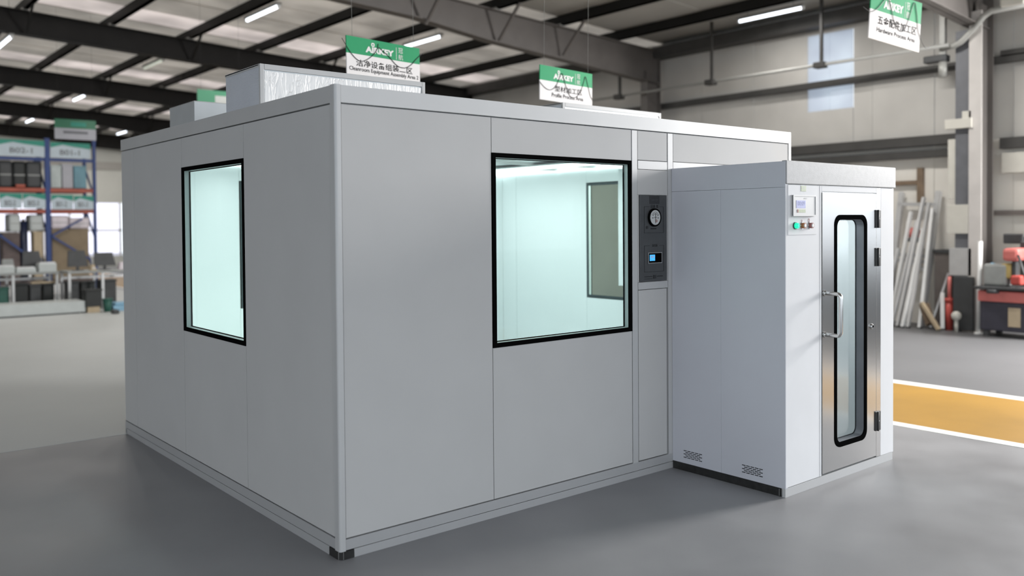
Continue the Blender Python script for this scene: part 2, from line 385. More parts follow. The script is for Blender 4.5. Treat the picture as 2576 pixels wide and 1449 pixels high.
# back wall with a long window
wb = thing('wall_back', 'far pale green grey wall', None, kind='structure')
for i in range(16):
    x0 = HX0 + i * 1.72; x1 = min(HX1, x0 + 1.71)
    dy = .01 * (i % 2)
    MB().box(x0, x1, HY1 + dy, HY1 + .05 + dy, 2.9, 7.35).build('cladding_panel', 'wallback', wb)
    MB().box(x0, x1, HY1 + dy, HY1 + .05 + dy, 0, .5).build('lower_panel', 'wallback', wb)
    if x0 < 2.5 or x0 > 9.4: MB().box(x0, x1, HY1 + dy, HY1 + .05 + dy, .5, 2.9).build('cladding_panel', 'wallback', wb)
MB().box(2.5, 10.9, HY1 - .06, HY1, 4.4, 4.75).build('girt', 'wallsheet', wb)
w2 = thing('window_2', 'long bright window low in the far wall', None, kind='structure')
for i in range(6):
    x0 = 3.2 + i * 1.06
    MB().box(x0, x0 + .98, HY1 + .02, HY1 + .03, .5, 2.9).build('pane', 'pane_clear', w2)
    MB().box(x0 + .98, x0 + 1.06, HY1 - .02, HY1 + .06, .5, 2.9).build('mullion', 'white_paint', w2)
MB().box(3.2, 9.6, HY1 - .02, HY1 + .06, 1.62, 1.7).build('transom', 'white_paint', w2)
# out-of-view wall added to cut sky light from the left; front bays stay open
wl = thing('wall_left', 'unseen side wall added on the left of the rear bays to cut sky light', None, kind='structure')
for i in range(8):
    MB().box(HX0 - .05, HX0, 6 + i * 4, 6 + i * 4 + 3.98, 0, 7.32).build('cladding_panel', 'wallsheet', wl)
# portal frames
flab = ['dark steel portal frame in front of the cabin, out of sight overhead',
        'steel portal frame whose pale flanged column stands at the right edge',
        'warm grey haunched portal frame rising over the cabin roof',
        'broad dark portal frame rafter crossing the upper left, nearest of the left rafters',
        'dark portal frame rafter second down at the upper left',
        'dark portal frame rafter third down at the upper left',
        'farthest thin dark portal frame rafter, just above the blue rack signs']
for fi, fy in enumerate(FRAMES):
    if fi == 0: continue
    t = thing('portal_frame', flab[fi], 'frame', (12.95, fy, 0), 'portal frames under the hall roof')
    mr = 'steel_lit' if fi in (1, 2) else 'steel_dark'
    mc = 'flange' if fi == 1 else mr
    yc = fy - .07 if fi == 1 else fy
    MB().box(12.70, 12.72, yc - .1, yc + .1, 0, 5.25).build('column_flange', mc, t)
    MB().box(13.14, 13.16, yc - .1, yc + .1, 0, 5.6).build('column_flange', mr, t)
    MB().box(12.72, 13.14, yc - .01, yc + .01, 0, 5.4).build('column_web', mr, t)
    MB().box(12.6, 13.25, yc - .16, yc + .16, 0, .025).build('base_plate', mr, t)
    xs = [HX0, 6.5, 8.2, 13.14]; dep = [.5, .5, .62, .74]
    web = MB(); bot = MB(); top = MB()
    for i in range(3):
        a, b = xs[i], xs[i + 1]; ta, tb = zr(a) - .22, zr(b) - .22; ba, bb = ta - dep[i], tb - dep[i + 1]
        web.hexa([(a, fy - .012, ba), (b, fy - .012, bb), (b, fy + .012, bb), (a, fy + .012, ba), (a, fy - .012, ta), (b, fy - .012, tb), (b, fy + .012, tb), (a, fy + .012, ta)])
        for m_, zz0, zz1 in ((bot, ba, bb), (top, ta - .02, tb - .02)):
            m_.hexa([(a, fy - .12, zz0), (b, fy - .12, zz1), (b, fy + .12, zz1), (a, fy + .12, zz0), (a, fy - .12, zz0 + .02), (b, fy - .12, zz1 + .02), (b, fy + .12, zz1 + .02), (a, fy + .12, zz0 + .02)])
    web.build('rafter_web', mr, t); bot.build('rafter_flange', mr, t); top.build('rafter_flange', mr, t)
    for k in range(-1, 6):
        x = 1.6 + 1.7 * k
        zb = zr(x) - .22 - (.5 if x < 6.5 else .62)
        if k % 2 == 0 or fi == 2:
            MB().bar((x + .02, fy - .1, zb + .03), (x + .02, fy - .75, zr(x) - .19), .045).build('brace', mr, t)
        MB().box(x - .06, x + .06, fy - .11, fy + .11, zr(x) - .23, zr(x) - .17).build('cleat', 'conduit', t)

# ------------------------------------------------------------------ modular cleanroom
W, L, H = 3.94, 4.377, 2.615
cr = thing('modular_cleanroom', 'large grey panelled cleanroom cabin with two black framed windows', 'cleanroom', (2.19, 1.97, 0))
def fmap(face):
    return {'front': lambda u, d, z: (u, d, z), 'left': lambda u, d, z: (d, u, z),
            'right': lambda u, d, z: (L - d, u, z), 'back': lambda u, d, z: (u, W - d, z)}[face]
def fbox(mb, face, u0, u1, d0, d1, z0, z1, bev=0):
    a = fmap(face)(u0, d0, z0); b = fmap(face)(u1, d1, z1)
    return mb.box(a[0], b[0], a[1], b[1], a[2], b[2], bev)
def panel(face, u0, u1, z0, z1, name='wall_panel', m='panel', d0=.002, d1=.03, g=.001):
    return fbox(MB(), face, u0 + g, u1 - g, d0, d1, z0, z1, .0008).build(name, m, cr)
def inner(face, u0, u1, z0=.05, z1=2.44):
    return fbox(MB(), face, u0 + .001, u1 - .001, .036, .05, z0, z1).build('inner_panel', 'inner', cr)
def window(face, u0, u1, z0, z1):
    t = .028; f = fmap(face)
    rect = lambda e, d: [f(u0 + e, d, z0 + e), f(u1 - e, d, z0 + e), f(u1 - e, d, z1 - e), f(u0 + e, d, z1 - e)]
    v = lambda a: Vector(f(u0, a, 0)) - Vector(f(u0, 0, 0))
    wf = MB().ring(rect(0, -.002), rect(t, -.002), v(.014)).build('window_frame', 'black', cr)
    MB().ring(rect(t - .004, .012), rect(t + .001, .012), v(.034)).build('lining', 'reveal', wf)
    MB().ring(rect(t - .02, .046), rect(t + .006, .046), v(.01)).build('inner_frame', 'black' if face in ('front', 'left') else 'inner_frame', wf)
    fbox(MB(), face, u0 + t, u1 - t, .004, .008, z0 + t, z1 - t).build('pane', 'glass', wf)
    fbox(MB(), face, u0 + t, u1 - t, .047, .051, z0 + t, z1 - t).build('pane', 'glass', wf)
M['inner_frame'] = mat('slate_inner_frame', (0.03, 0.045, 0.05), .5, 0, 0)
ZB, ZT = .117, 2.511
# front
panel('front', .038, 1.082, ZB, ZT)
panel('front', 1.085, 2.362, 2.293, ZT); panel('front', 1.085, 2.362, ZB, 1.069)
window('front', 1.088, 2.362, 1.069, 2.293)
panel('front', 2.366, 2.424, .05, ZT, 'mullion_post', 'rail', .0, .034)
panel('front', 2.430, 2.752, 2.302, ZT)
panel('front', 2.430, 2.752, 2.236, 2.297, 'cross_rail', 'rail', .0, .034)
panel('front', 2.426, 2.756, 2.050, 2.233); panel('front', 2.426, 2.440, 1.416, 2.049); panel('front', 2.741, 2.756, 1.416, 2.049)
panel('front', 2.428, 2.754, 1.362, 1.414, 'cross_rail', 'rail', .0, .034)
panel('front', 2.430, 2.742, ZB, 1.357)
panel('front', 2.758, 2.816, .05, ZT, 'mullion_post', 'rail', .0, .034)
panel('front', 2.821, 4.336, 2.304, ZT)
panel('front', 2.818, 4.336, 2.236, 2.300, 'cross_rail', 'rail', .0, .034)
panel('front', 2.818, 4.336, ZB, 2.232)
panel('front', 4.342, 4.377, .05, 2.61, 'corner_post', 'rail', -.002, .034)
fbox(MB(), 'front', .036, 4.34, -.001, .034, 2.519, 2.615, .001).build('top_rail', 'rail', cr)
fbox(MB(), 'front', .036, 4.34, -.001, .034, .051, .110, .001).build('bottom_rail', 'rail_dark', cr)
fbox(MB(), 'front', .088, 4.36, .0, .036, .0, .047, .001).build('plinth_strip', 'rail_dark', cr)
# left
panel('left', .056, 1.245, ZB, ZT)
panel('left', 1.248, 2.406, 2.29, ZT); panel('left', 1.248, 2.406, ZB, 1.057)
window('left', 1.248, 2.406, 1.057, 2.29)
panel('left', 2.409, 3.585, ZB, ZT); panel('left', 3.588, 3.935, ZB, ZT)
fbox(MB(), 'left', .054, 3.94, -.001, .034, 2.519, 2.615, .001).build('top_rail', 'rail', cr)
fbox(MB(), 'left', .054, 3.94, -.001, .034, .051, .110, .001).build('bottom_rail', 'rail_dark', cr)
fbox(MB(), 'left', .125, 3.92, .0, .036, .0, .047, .001).build('plinth_strip', 'rail_dark', cr)
# near corner post with a rounded outer edge, and its dark foot
pp = [(.034, -.003), (.034, .052), (-.003, .052)] + [(.011 - .014 * math.cos(math.radians(a)), .011 - .014 * math.sin(math.radians(a))) for a in range(0, 91, 15)]
MB().prism([(x, y, .047) for x, y in pp], (0, 0, 2.571)).build('corner_post', 'rail', cr)
fp = [(.086, -.002), (.086, .03), (.03, .03), (.03, .123), (-.002, .123)] + [(.03 - .032 * math.cos(math.radians(a)), .03 - .032 * math.sin(math.radians(a))) for a in range(0, 91, 15)]
ft = MB().prism([(x, y, 0) for x, y in fp], (0, 0, .0465)).build('corner_foot', 'foot', cr, label='dark moulded corner foot')
for a in (20, 70):
    x, y = .03 - .033 * math.cos(math.radians(a)), .03 - .033 * math.sin(math.radians(a))
    MB().box(x - .0015, x + .0015, y - .0015, y + .0015, .003, .044).build('rib', 'steel', ft)
# right and back
for face, n, (wa, wb_) in (('right', W, (1.30, 2.46)), ('back', L, (1.06, 2.22))):
    for a, b in ((.036, wa), (wb_, n - .036)): panel(face, a, b, ZB, ZT)
    panel(face, wa, wb_, ZB, 1.045); panel(face, wa, wb_, 2.28, ZT)
    window(face, wa, wb_, 1.045, 2.28)
    fbox(MB(), face, .0, n, -.001, .034, 2.519, 2.615).build('top_rail', 'rail', cr)
    fbox(MB(), face, .0, n, -.001, .034, .0, .110).build('bottom_rail', 'rail_dark', cr)
inner('front', .05, 1.088); inner('front', 2.362, L - .05); inner('front', 1.088, 2.362, .05, 1.07); inner('front', 1.088, 2.362, 2.292, 2.44)
inner('left', .05, 1.248); inner('left', 2.406, W - .05); inner('left', 1.248, 2.406, .05, 1.058); inner('left', 1.248, 2.406, 2.289, 2.44)
for a, b in ((.05, 1.30), (2.46, 3.634), (3.636, W - .05)): inner('right', a, b)
inner('right', 1.30, 2.46, .05, 1.046); inner('right', 1.30, 2.46, 2.279, 2.44)
for a, b in ((.05, 1.06), (2.22, 3.3), (3.302, L - .05)): inner('back', a, b)
inner('back', 1.06, 2.22, .05, 1.046); inner('back', 1.06, 2.22, 2.279, 2.44)
MB().box(.05, L - .05, .05, W - .05, .012, .05).build('inner_floor', 'inner', cr)
MB().box(.036, L - .036, .036, W - .036, 2.45, 2.595).build('ceiling_panel', 'inner', cr)
for yy in (1.15, 1.75, 2.3, 2.9):
    MB().box(.05, L - .05, yy - .03, yy + .03, 2.425, 2.45).build('ceiling_rail', 'white_paint', cr)
for xx in (1.5, 2.9):
    MB().box(xx - .03, xx + .03, .05, W - .05, 2.428, 2.45).build('ceiling_rail', 'white_paint', cr)
MB().box(L - .08, L - .052, .06, W - .06, 2.425, 2.45).build('cove_strip', 'led_cove', cr, label='lit white cove strip along the wall head')
MB().box(.06, L - .09, W - .08, W - .052, 2.425, 2.45).build('cove_strip', 'led_cove', cr, label='lit white cove strip along the wall head')
MB().box(L - .09, L - .05, 1.87, 1.955, 1.2, 2.4, .004).build('pale_strip', 'inner', cr, label='slim pale upright strip on the inner wall')  # added strip for a pale upright bar seen through the front window
for i, (x, y0, y1) in enumerate(((3.55, 1.55, 3.75), (2.2, .35, 1.55), (.9, 1.2, 3.6))):
    t = thing('ceiling_light', ['long white led ceiling light near the right wall inside the cabin', 'white led ceiling light behind the big front window head', 'white led ceiling light at the left inside the cabin'][i], 'light', (x, (y0 + y1) / 2, 2.40), 'led lights inside the cabin')
    MB().box(x - .15, x + .15, y0, y1, 2.41, 2.425, .003).build('housing', 'white_paint', t)
    MB().box(x - .13, x + .10, y0 + .02, y1 - .02, 2.398, 2.41, .003).build('diffuser', 'led', t)
    d = bpy.data.lights.new('led_glow', 'AREA'); d.shape = 'RECTANGLE'; d.size = .22; d.size_y = y1 - y0 - .1; d.energy = 6.3 * (y1 - y0); d.color = (.93, .985, 1.0)
    lo = bpy.data.objects.new('led_glow', d); COL.objects.link(lo); lo.parent = t; lo.location = (0, 0, -.012)

# ------------------------------------------------------------------ instrument panel in the front wall
ip = thing('instrument_panel', 'dark grey instrument panel with round gauge set into the front wall', 'panel', (2.59, .0, 1.42))
MB().box(2.442, 2.739, -.006, .03, 1.419, 2.047, .002).build('face_plate', 'inst', ip)
tg = MB().box(2.545, 2.655, -.009, -.006, 1.985, 2.043, .001).build('name_tag', 'inst_dark', ip)
write('AIRKEY', 'lettering', 'inst', tg, (2.60, -.0095, 2.012), width=.075)
def outline(z0, z1, x0=2.487, x1=2.70, gap=(2.545, 2.655)):
    mb = MB(); w = .0015
    mb.box(x0, x0 + w, -.0075, -.006, z0, z1).box(x1 - w, x1, -.0075, -.006, z0, z1).box(x0, x1, -.0075, -.006, z0, z0 + w)
    mb.box(x0, gap[0], -.0075, -.006, z1 - w, z1).box(gap[1], x1, -.0075, -.006, z1 - w, z1)
    return mb.build('outline', 'ink', ip)
outline(1.772, 1.965); outline(1.487, 1.680)
write('压差 表', 'lettering', 'ink', ip, (2.60, -.0075, 1.966), width=.085)
write('温控器', 'lettering', 'ink', ip, (2.60, -.0075, 1.680), width=.06)
gg = MB().tube([(2.592, -.006, 1.885), (2.592, -.022, 1.885)], .066, 32).build('gauge', 'black', ip, label='round black rimmed pressure gauge')
MB().tube([(2.589, -.022, 1.885), (2.589, -.025, 1.885)], .054, 32).build('dial', 'dial', gg)
tk = MB()
for k in range(7):
    a = math.radians(150 - 20 * k); c, s_ = math.cos(a), math.sin(a)
    tk.bar((2.589 + .036 * c, -.0255, 1.885 + .036 * s_), (2.589 + .044 * c, -.0255, 1.885 + .044 * s_), .004, .001, (0, 1, 0))
tk.box(2.553, 2.566, -.0265, -.025, 1.879, 1.884).box(2.612, 2.625, -.0265, -.025, 1.879, 1.884).box(2.574, 2.604, -.0265, -.025, 1.884, 1.887)
tk.build('tick_marks', 'ink', gg)
MB().tube([(2.589 + .03 * math.cos(math.radians(20 + 4 * k)), -.026, 1.885 + .028 * math.sin(math.radians(20 + 4 * k))) for k in range(36)], .0012, 4).build('scale_arc', 'ink', gg)
MB().bar((2.589, -.0275, 1.842), (2.589, -.0275, 1.915), .003, .001, (0, 1, 0)).build('needle', 'ink', gg)
MB().ring(rounded(2.590, 2.607, 1.852, 1.868, .003, -.028), rounded(2.593, 2.604, 1.855, 1.865, .002, -.028), (0, .002, 0)).build('red_mark', mat('faded_red_mark', (.3, .08, .05)), gg)
ds = MB().box(2.522, 2.668, -.016, -.006, 1.552, 1.626, .002).build('display', 'black', ip, label='small black display with blue screen')
MB().ring([(2.519, -.017, 1.549), (2.671, -.017, 1.549), (2.671, -.017, 1.629), (2.519, -.017, 1.629)], [(2.524, -.017, 1.554), (2.666, -.017, 1.554), (2.666, -.017, 1.624), (2.524, -.017, 1.624)], (0, .008, 0)).build('bezel', 'steel', ds)
MB().box(2.535, 2.592, -.0175, -.016, 1.568, 1.613).build('screen', 'screen_blue', ds)
MB().prism([(2.545, -.0185, 1.59), (2.578, -.0185, 1.594), (2.58, -.0185, 1.605), (2.562, -.0185, 1.598), (2.548, -.0185, 1.606)], (0, .001, 0)).build('icon', 'screen_white', ds)
MB().box(2.509, 2.527, -.011, -.006, 1.803, 1.823, .001).build('small_switch', 'inst_dark', ip)
MB().box(2.586, 2.612, -.012, -.006, 1.436, 1.463, .001).build('small_switch', 'inst_dark', ip)
MB().box(2.557, 2.620, -.0072, -.006, 1.801, 1.806).box(2.488, 2.575, -.0072, -.006, 1.452, 1.455).box(2.488, 2.575, -.0072, -.006, 1.436, 1.438).box(2.625, 2.69, -.0072, -.006, 1.450, 1.454).build('caption_line', 'ink', ip)

# ------------------------------------------------------------------ air shower cabin
AX0, AX1, AY = 2.80, 4.268, -.97
ash = thing('air_shower', 'white steel air shower cubicle with a glazed door in front of the cabin', 'air shower', (3.53, -.49, 0))
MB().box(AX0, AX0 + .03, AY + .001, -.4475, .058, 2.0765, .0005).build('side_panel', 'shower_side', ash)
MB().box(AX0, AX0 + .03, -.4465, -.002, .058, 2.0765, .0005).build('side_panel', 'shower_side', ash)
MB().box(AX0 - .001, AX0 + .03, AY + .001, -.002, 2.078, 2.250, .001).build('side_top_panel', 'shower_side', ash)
MB().box(AX0 + .031, AX0 + .036, AY + .035, -.04, .06, 2.2).build('side_liner', 'inner', ash)
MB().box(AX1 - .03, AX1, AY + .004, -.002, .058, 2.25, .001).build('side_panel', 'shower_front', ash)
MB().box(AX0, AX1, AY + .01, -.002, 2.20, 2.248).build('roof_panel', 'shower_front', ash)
MB().box(AX0 + .03, AX1 - .03, -.035, -.003, .06, 2.2).build('rear_panel', 'inner', ash)
MB().box(AX0 + .04, AX1 - .04, AY + .06, -.04, .03, .06).build('chamber_floor', 'rail', ash)
MB().box(AX0 + .002, AX1 + .012, AY - .008, AY + .03, 2.098, 2.256, .006).build('header', 'header', ash)
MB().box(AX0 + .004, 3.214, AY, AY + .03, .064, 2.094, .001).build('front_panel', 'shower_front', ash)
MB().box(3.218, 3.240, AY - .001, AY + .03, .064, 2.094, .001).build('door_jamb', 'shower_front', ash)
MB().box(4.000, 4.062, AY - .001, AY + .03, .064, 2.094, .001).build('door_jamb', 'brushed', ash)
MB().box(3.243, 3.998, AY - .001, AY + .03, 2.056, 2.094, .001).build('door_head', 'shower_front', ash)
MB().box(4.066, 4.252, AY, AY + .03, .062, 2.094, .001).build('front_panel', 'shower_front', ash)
MB().box(AX0, 4.252, AY + .001, AY + .03, .0, .060, .001).build('front_plinth', 'rail', ash)
MB().box(AX0 + .001, AX0 + .03, AY + .03, -.004, .0, .056, .001).build('side_plinth', 'foot', ash, label='dark side plinth')
for y in (-.945, -.925):
    MB().box(AX0 - .001, AX0 + .002, y, y + .006, .004, .052).build('plinth_rib', 'steel', ash)
# vents
for y0, y1 in ((-.280, -.104), (-.796, -.621)):
    vg = MB().box(AX0 - .0005, AX0 + .001, y0 - .004, y1 + .004, .098, .157).build('vent_grille', 'shower_side', ash)
    first = None
    for row in range(5):
        n = 5 if row % 2 == 0 else 4
        for c in range(n):
            pitch = (y1 - y0) / 5
            yc = y1 - pitch * (c + .5 + (.5 if n == 4 else 0)); zc = .152 - row * .0123
            if first is None:
                first = MB().prism([(AX0 - .0012, yc + math.cos(math.radians(a)) * .003 + (.012 if -90 <= a < 90 else -.012), zc + math.sin(math.radians(a)) * .003) for a in range(-90, 270, 30)], (.0015, 0, 0)).build('slot', 'slot', vg)
                fy0, fz0 = yc, zc
            else:
                o = first.copy(); COL.objects.link(o); o.parent = vg; o.location = (0, yc - fy0, zc - fz0)
# door: leaf with a rounded window
DX0, DX1, DZ0, DZ1 = 3.246, 3.990, .076, 2.050
out = rounded(DX0, DX1, DZ0, DZ1, .002, AY - .004); hole = rounded(3.408, 3.846, .232, 1.890, .07, AY - .004)
door = MB().ring(out, hole, (0, .045, 0)).build('door', 'brushed', ash, label='brushed steel door with tall rounded window')
MB().ring(rounded(3.405, 3.849, .229, 1.893, .073, AY - .009), rounded(3.432, 3.822, .262, 1.860, .055, AY - .009), (0, .012, 0)).build('gasket', 'black', door)
MB().ring(rounded(3.428, 3.826, .258, 1.864, .058, AY + .003), rounded(3.434, 3.820, .264, 1.858, .053, AY + .003), (0, .06, 0)).build('lining', 'post_grey', door)
MB().ring(rounded(3.430, 3.824, .260, 1.862, .056, AY + .063), rounded(3.438, 3.816, .268, 1.854, .05, AY + .063), (0, .006, 0)).build('inner_gasket', 'black', door)
MB().prism(rounded(3.43, 3.824, .26, 1.862, .055, AY + .058), (0, .004, 0)).build('pane', 'glass_door', door)
hp = [(3.27, AY, 1.345), (3.27, AY - .10, 1.345)]
arc = lambda cy, cz, a0, a1: [(3.27, cy - .03 * math.cos(math.radians(a0 + (a1 - a0) * k / 6)), cz + .03 * math.sin(math.radians(a0 + (a1 - a0) * k / 6))) for k in range(7)]
path = [(3.27, AY - .002, 1.345)] + arc(AY - .10, 1.315, 90, 0) + arc(AY - .10, 1.085, 0, -90) + [(3.27, AY - .002, 1.055)]
MB().tube(path, .0145, 14).build('handle', 'steel', door)
for z in (1.345, 1.055): MB().tube([(3.27, AY - .0035, z), (3.27, AY - .022, z)], .021, 16).build('handle_collar', 'steel', door)
MB().tube([(3.919, AY - .003, 1.06), (3.919, AY - .018, 1.06)], [.022, .017], 18).build('lock', 'steel', door)
MB().tube([(3.919, AY - .018, 1.06), (3.919, AY - .020, 1.06)], .007, 10).build('keyhole', 'black', door)
for z0, z1 in ((1.795, 1.930), (1.508, 1.645), (.265, .410)):
    hg = MB().box(3.972, 4.048, AY - .012, AY - .001, z0, z1, .003).build('hinge', 'hinge', ash)
    MB().tube([(3.998, AY - .016, z0), (3.998, AY - .016, z1)], .008, 10).build('knuckle', 'hinge', hg)
    MB().ball((4.018, AY - .013, (z0 + z1) / 2), .005).build('screw', 'white_paint', hg)
# control plate
cp = MB().box(2.826, 3.172, AY - .004, AY + .001, 1.757, 2.092, .002).build('control_plate', 'shower_front', ash)
scn = MB().box(2.858, 3.140, AY - .022, AY - .003, 1.884, 2.026, .003).build('touch_display', 'rail', ash, label='white framed display with pale screen')
MB().ring([(2.858, AY - .025, 1.884), (3.140, AY - .025, 1.884), (3.140, AY - .025, 2.026), (2.858, AY - .025, 2.026)], [(2.872, AY - .025, 1.893), (3.127, AY - .025, 1.893), (3.127, AY - .025, 2.017), (2.872, AY - .025, 2.017)], (0, .01, 0)).build('bezel', 'rail', scn)
MB().box(2.895, 3.005, AY - .0235, AY - .022, 1.938, 1.990).build('screen', 'screen_white', scn)
write('00:09', 'digits', mat('pale_digits', (.16, .19, .42)), scn, (2.952, AY - .0242, 1.969), width=.085)
MB().box(2.905, 3.005, AY - .0232, AY - .022, 1.908, 1.929).build('caption_tag', 'olive', scn)
MB().box(2.905, 2.918, AY - .0242, AY - .0232, 1.908, 1.929).build('red_key', 'btn_red', scn)
write('AIRKEY', 'lettering', 'rail_dark', scn, (3.005, AY - .0228, 2.003), width=.045)
MB().box(2.978, 3.041, AY - .006, AY - .004, 2.052, 2.090, .001).build('olive_tag', 'olive', cp)
write('AIRKEY', 'lettering', 'white_paint', cp, (3.009, AY - .0065, 2.074), width=.042)
for x, m_, lab in ((2.905, 'btn_green', 'lit green push button'), (2.988, 'btn_amber', 'amber push button'), (3.082, 'btn_red', 'rose push button')):
    bt = MB().tube([(x, AY - .004, 1.820), (x, AY - .03, 1.820)], .019, 18).build('push_button', m_, ash, label=lab)
    MB().tube([(x, AY - .004, 1.820), (x, AY - .012, 1.820)], .024, 18).build('collar', 'steel' if m_ != 'btn_green' else 'bin_green', bt)
    MB().tube([(x, AY - .03, 1.820), (x, AY - .034, 1.820)], [.015, .010], 18).build('cap', 'white_paint' if m_ != 'btn_green' else 'btn_green', bt)
MB().ring([(2.988 + .007 * math.cos(k * math.pi / 6), AY - .0055, 1.852 + .008 * math.sin(k * math.pi / 6)) for k in range(12)], [(2.988 + .005 * math.cos(k * math.pi / 6), AY - .0055, 1.852 + .006 * math.sin(k * math.pi / 6)) for k in range(12)], (0, .001, 0)).build('symbol', 'btn_red', cp)
MB().ring([(3.075 + .010 * math.cos(k * math.pi / 6), AY - .0055, 1.855 + .013 * math.sin(k * math.pi / 6)) for k in range(12)], [(3.075 + .007 * math.cos(k * math.pi / 6), AY - .0055, 1.855 + .010 * math.sin(k * math.pi / 6)) for k in range(12)], (0, .001, 0)).build('symbol', 'btn_red', cp)
d = bpy.data.lights.new('chamber_lamp', 'AREA'); d.size = .5; d.energy = 13; d.color = (.95, .98, 1)
lo = bpy.data.objects.new('chamber_lamp', d); COL.objects.link(lo); lo.location = (3.53, -.45, 2.18)
tl = thing('chamber_light', 'white ceiling light inside the air shower behind its door', 'light', (3.53, -.45, 2.185))
MB().box(3.25, 3.8, -.6, -.3, 2.185, 2.199, .003).build('diffuser', 'white_paint', tl)

# ------------------------------------------------------------------ filter units on the cabin roof
def filter_unit(label, x, y, w, dpt, zt, foil):
    t = thing('filter_unit', label, 'filter unit', (x + w / 2, y + dpt / 2, 2.596), 'filter units on the cabin roof')
    z0 = 2.597; r = .028
    if foil:
        MB().box(x + .006, x + w - .006, y + .006, y + dpt - .006, z0, zt - .02).build('core', 'box_plain', t)
        MB().box(x + r + .006, x + w - r - .004, y + .003, y + .0065, z0, zt - .045).build('foil_skin', 'foil_front', t, label='creased silver foil skin')
        MB().box(x + .003, x + .0065, y + r * .3, y + dpt - .004, z0, zt - .012).build('foil_skin', 'foil_side', t, label='finely creased bluish foil skin')
        for xx in (x, x + w - r): MB().box(xx, xx + r, y - .002, y + .02, z0, zt, .002).build('corner_rail', 'box_rail', t)
        MB().box(x + r + .002, x + w - r - .002, y - .002, y + .02, zt - .036, zt, .002).build('top_edge_rail', 'box_rail', t)
        MB().box(x, x + .01, y + .022, y + dpt, zt - .010, zt).build('top_edge_rail', 'box_rail', t)
        MB().box(x, x + w, y + .02, y + dpt, zt - .02, zt - .004).build('lid', 'box_rail', t)
    else:
        MB().box(x, x + w, y, y + dpt, z0, zt - .004, .002).build('casing', 'box_plain', t)
        MB().box(x - .002, x + w + .002, y - .002, y + dpt + .002, zt - .006, zt, .001).build('lid', 'box_rail', t)
filter_unit('foil wrapped filter unit in front of the first sign on the cabin roof', .12, 1.24, 1.31, .59, 2.92, True)
filter_unit('plain sheet metal filter unit at the left rear of the cabin roof', .40, 3.22, 1.2, .62, 2.918, False)
filter_unit('foil wrapped filter unit at the right end of the cabin roof', 2.98, 1.38, 1.31, .59, 2.913, True)

# ------------------------------------------------------------------ hanging signs
def sign(label, c, rot, w, h, cjk, cjk_x, cjk_z, eng, eng_x, eng_z, gf=.43, loops=()):
    t = thing('hanging_sign', label, 'sign', c, 'green and white signs hung from the roof', rot, local=True)
    g = .5 - gf
    MB().box(-w / 2, w / 2, 0, .012, -h / 2, g * h).build('white_field', 'sign_white', t)
    MB().box(-w / 2, w / 2, 0, .012, g * h, h / 2).build('green_field', 'green', t)
    X = lambda f: (f - .5) * w; Z = lambda f: (.5 - f) * h
    lw = (X(.63) - X(.245)); lx = (X(.63) + X(.245)) / 2; lz = Z(gf * .62)
    write('AIRKEY', 'lettering', 'sign_white', t, (lx, -.0015, lz), width=lw, height=h * .155, bold=.05)
    MB().ring(rounded(lx - lw * .30, lx - lw * .185, lz + h * .09, lz + h * .185, .012, -.002), rounded(lx - lw * .268, lx - lw * .217, lz + h * .118, lz + h * .157, .005, -.002), (0, .002, 0)).build('logo_mark', 'sign_white', t)
    MB().box(X(.662), X(.667), -.0015, 0, Z(gf * .93), Z(gf * .2)).build('divider', 'sign_white', t)
    write('冠', 'lettering', 'sign_white', t, (X(.725), -.0015, Z(gf * .36)), width=w * .06, height=h * .14)
    write('航', 'lettering', 'sign_white', t, (X(.725), -.0015, Z(gf * .76)), width=w * .065, height=h * .14)
    write(cjk, 'lettering', 'ink', t, ((X(cjk_x[0]) + X(cjk_x[1])) / 2, -.0015, Z(cjk_z)), width=X(cjk_x[1]) - X(cjk_x[0]), height=h * .175, bold=.012)
    write(eng, 'lettering', 'ink', t, ((X(eng_x[0]) + X(eng_x[1])) / 2, -.0015, Z(eng_z)), width=X(eng_x[1]) - X(eng_x[0]), bold=.010)
    for pts, r in loops:
        P = [Vector((X(a), -.0045, Z(b))) for a, b in pts]; sm = []
        for i in range(len(P) - 1):
            p0, p1, p2, p3 = P[max(i - 1, 0)], P[i], P[i + 1], P[min(i + 2, len(P) - 1)]
            for k in range(8):
                u = k / 8; sm.append(.5 * ((2 * p1) + (p2 - p0) * u + (2 * p0 - 5 * p1 + 4 * p2 - p3) * u * u + (3 * p1 - p0 - 3 * p2 + p3) * u ** 3))
        sm.append(P[-1])
        MB().tube(sm, r, 6).build('cable', 'cable', t, label='thin dark cable looped across the sign')
    top = zr(c[0]) - c[2]
    for sx in (-.42, .42):
        MB().tube([(sx * w, .006, h / 2 - .005), (sx * w, .006, top)], .0016, 5).build('hanger_wire', 'conduit', t)
R = math.radians
sign('green and white hanging sign reading Cleanroom Equipment Assembly Area 2, left of centre', (1.925, 2.62, 3.335), (R(-.9), 0, R(7.5)), .847, .352,
     '洁净设备组装二区', (.12, .89), .645, 'Cleanroom Equipment Assembly Area 2', (.03, .975), .815,
     loops=(([(-.06, .1), (.05, .42), (.14, .58), (.22, .58), (.33, .42), (.40, .22), (.415, .08)], .0028), ([(.42, .17), (.55, .35), (.66, .55), (.76, .60), (.86, .50), (.95, .30), (1.04, .12)], .003)))
sign('green and white hanging sign reading Profile Process Area, over the right filter unit', (3.888, 2.287, 3.25), (R(0), R(.9), R(3.2)), .775, .346,
     '型材加工区', (.27, .80), .62, 'Profile Process Area', (.215, .82), .815,
     loops=(([(-.01, .50), (.10, .66), (.2, .68), (.30, .52), (.40, .15), (.46, .42), (.55, .76), (.66, .80), (.76, .6), (.83, .28), (.86, .12), (.91, .38), (.96, .68), (1.01, .80)], .0025),))
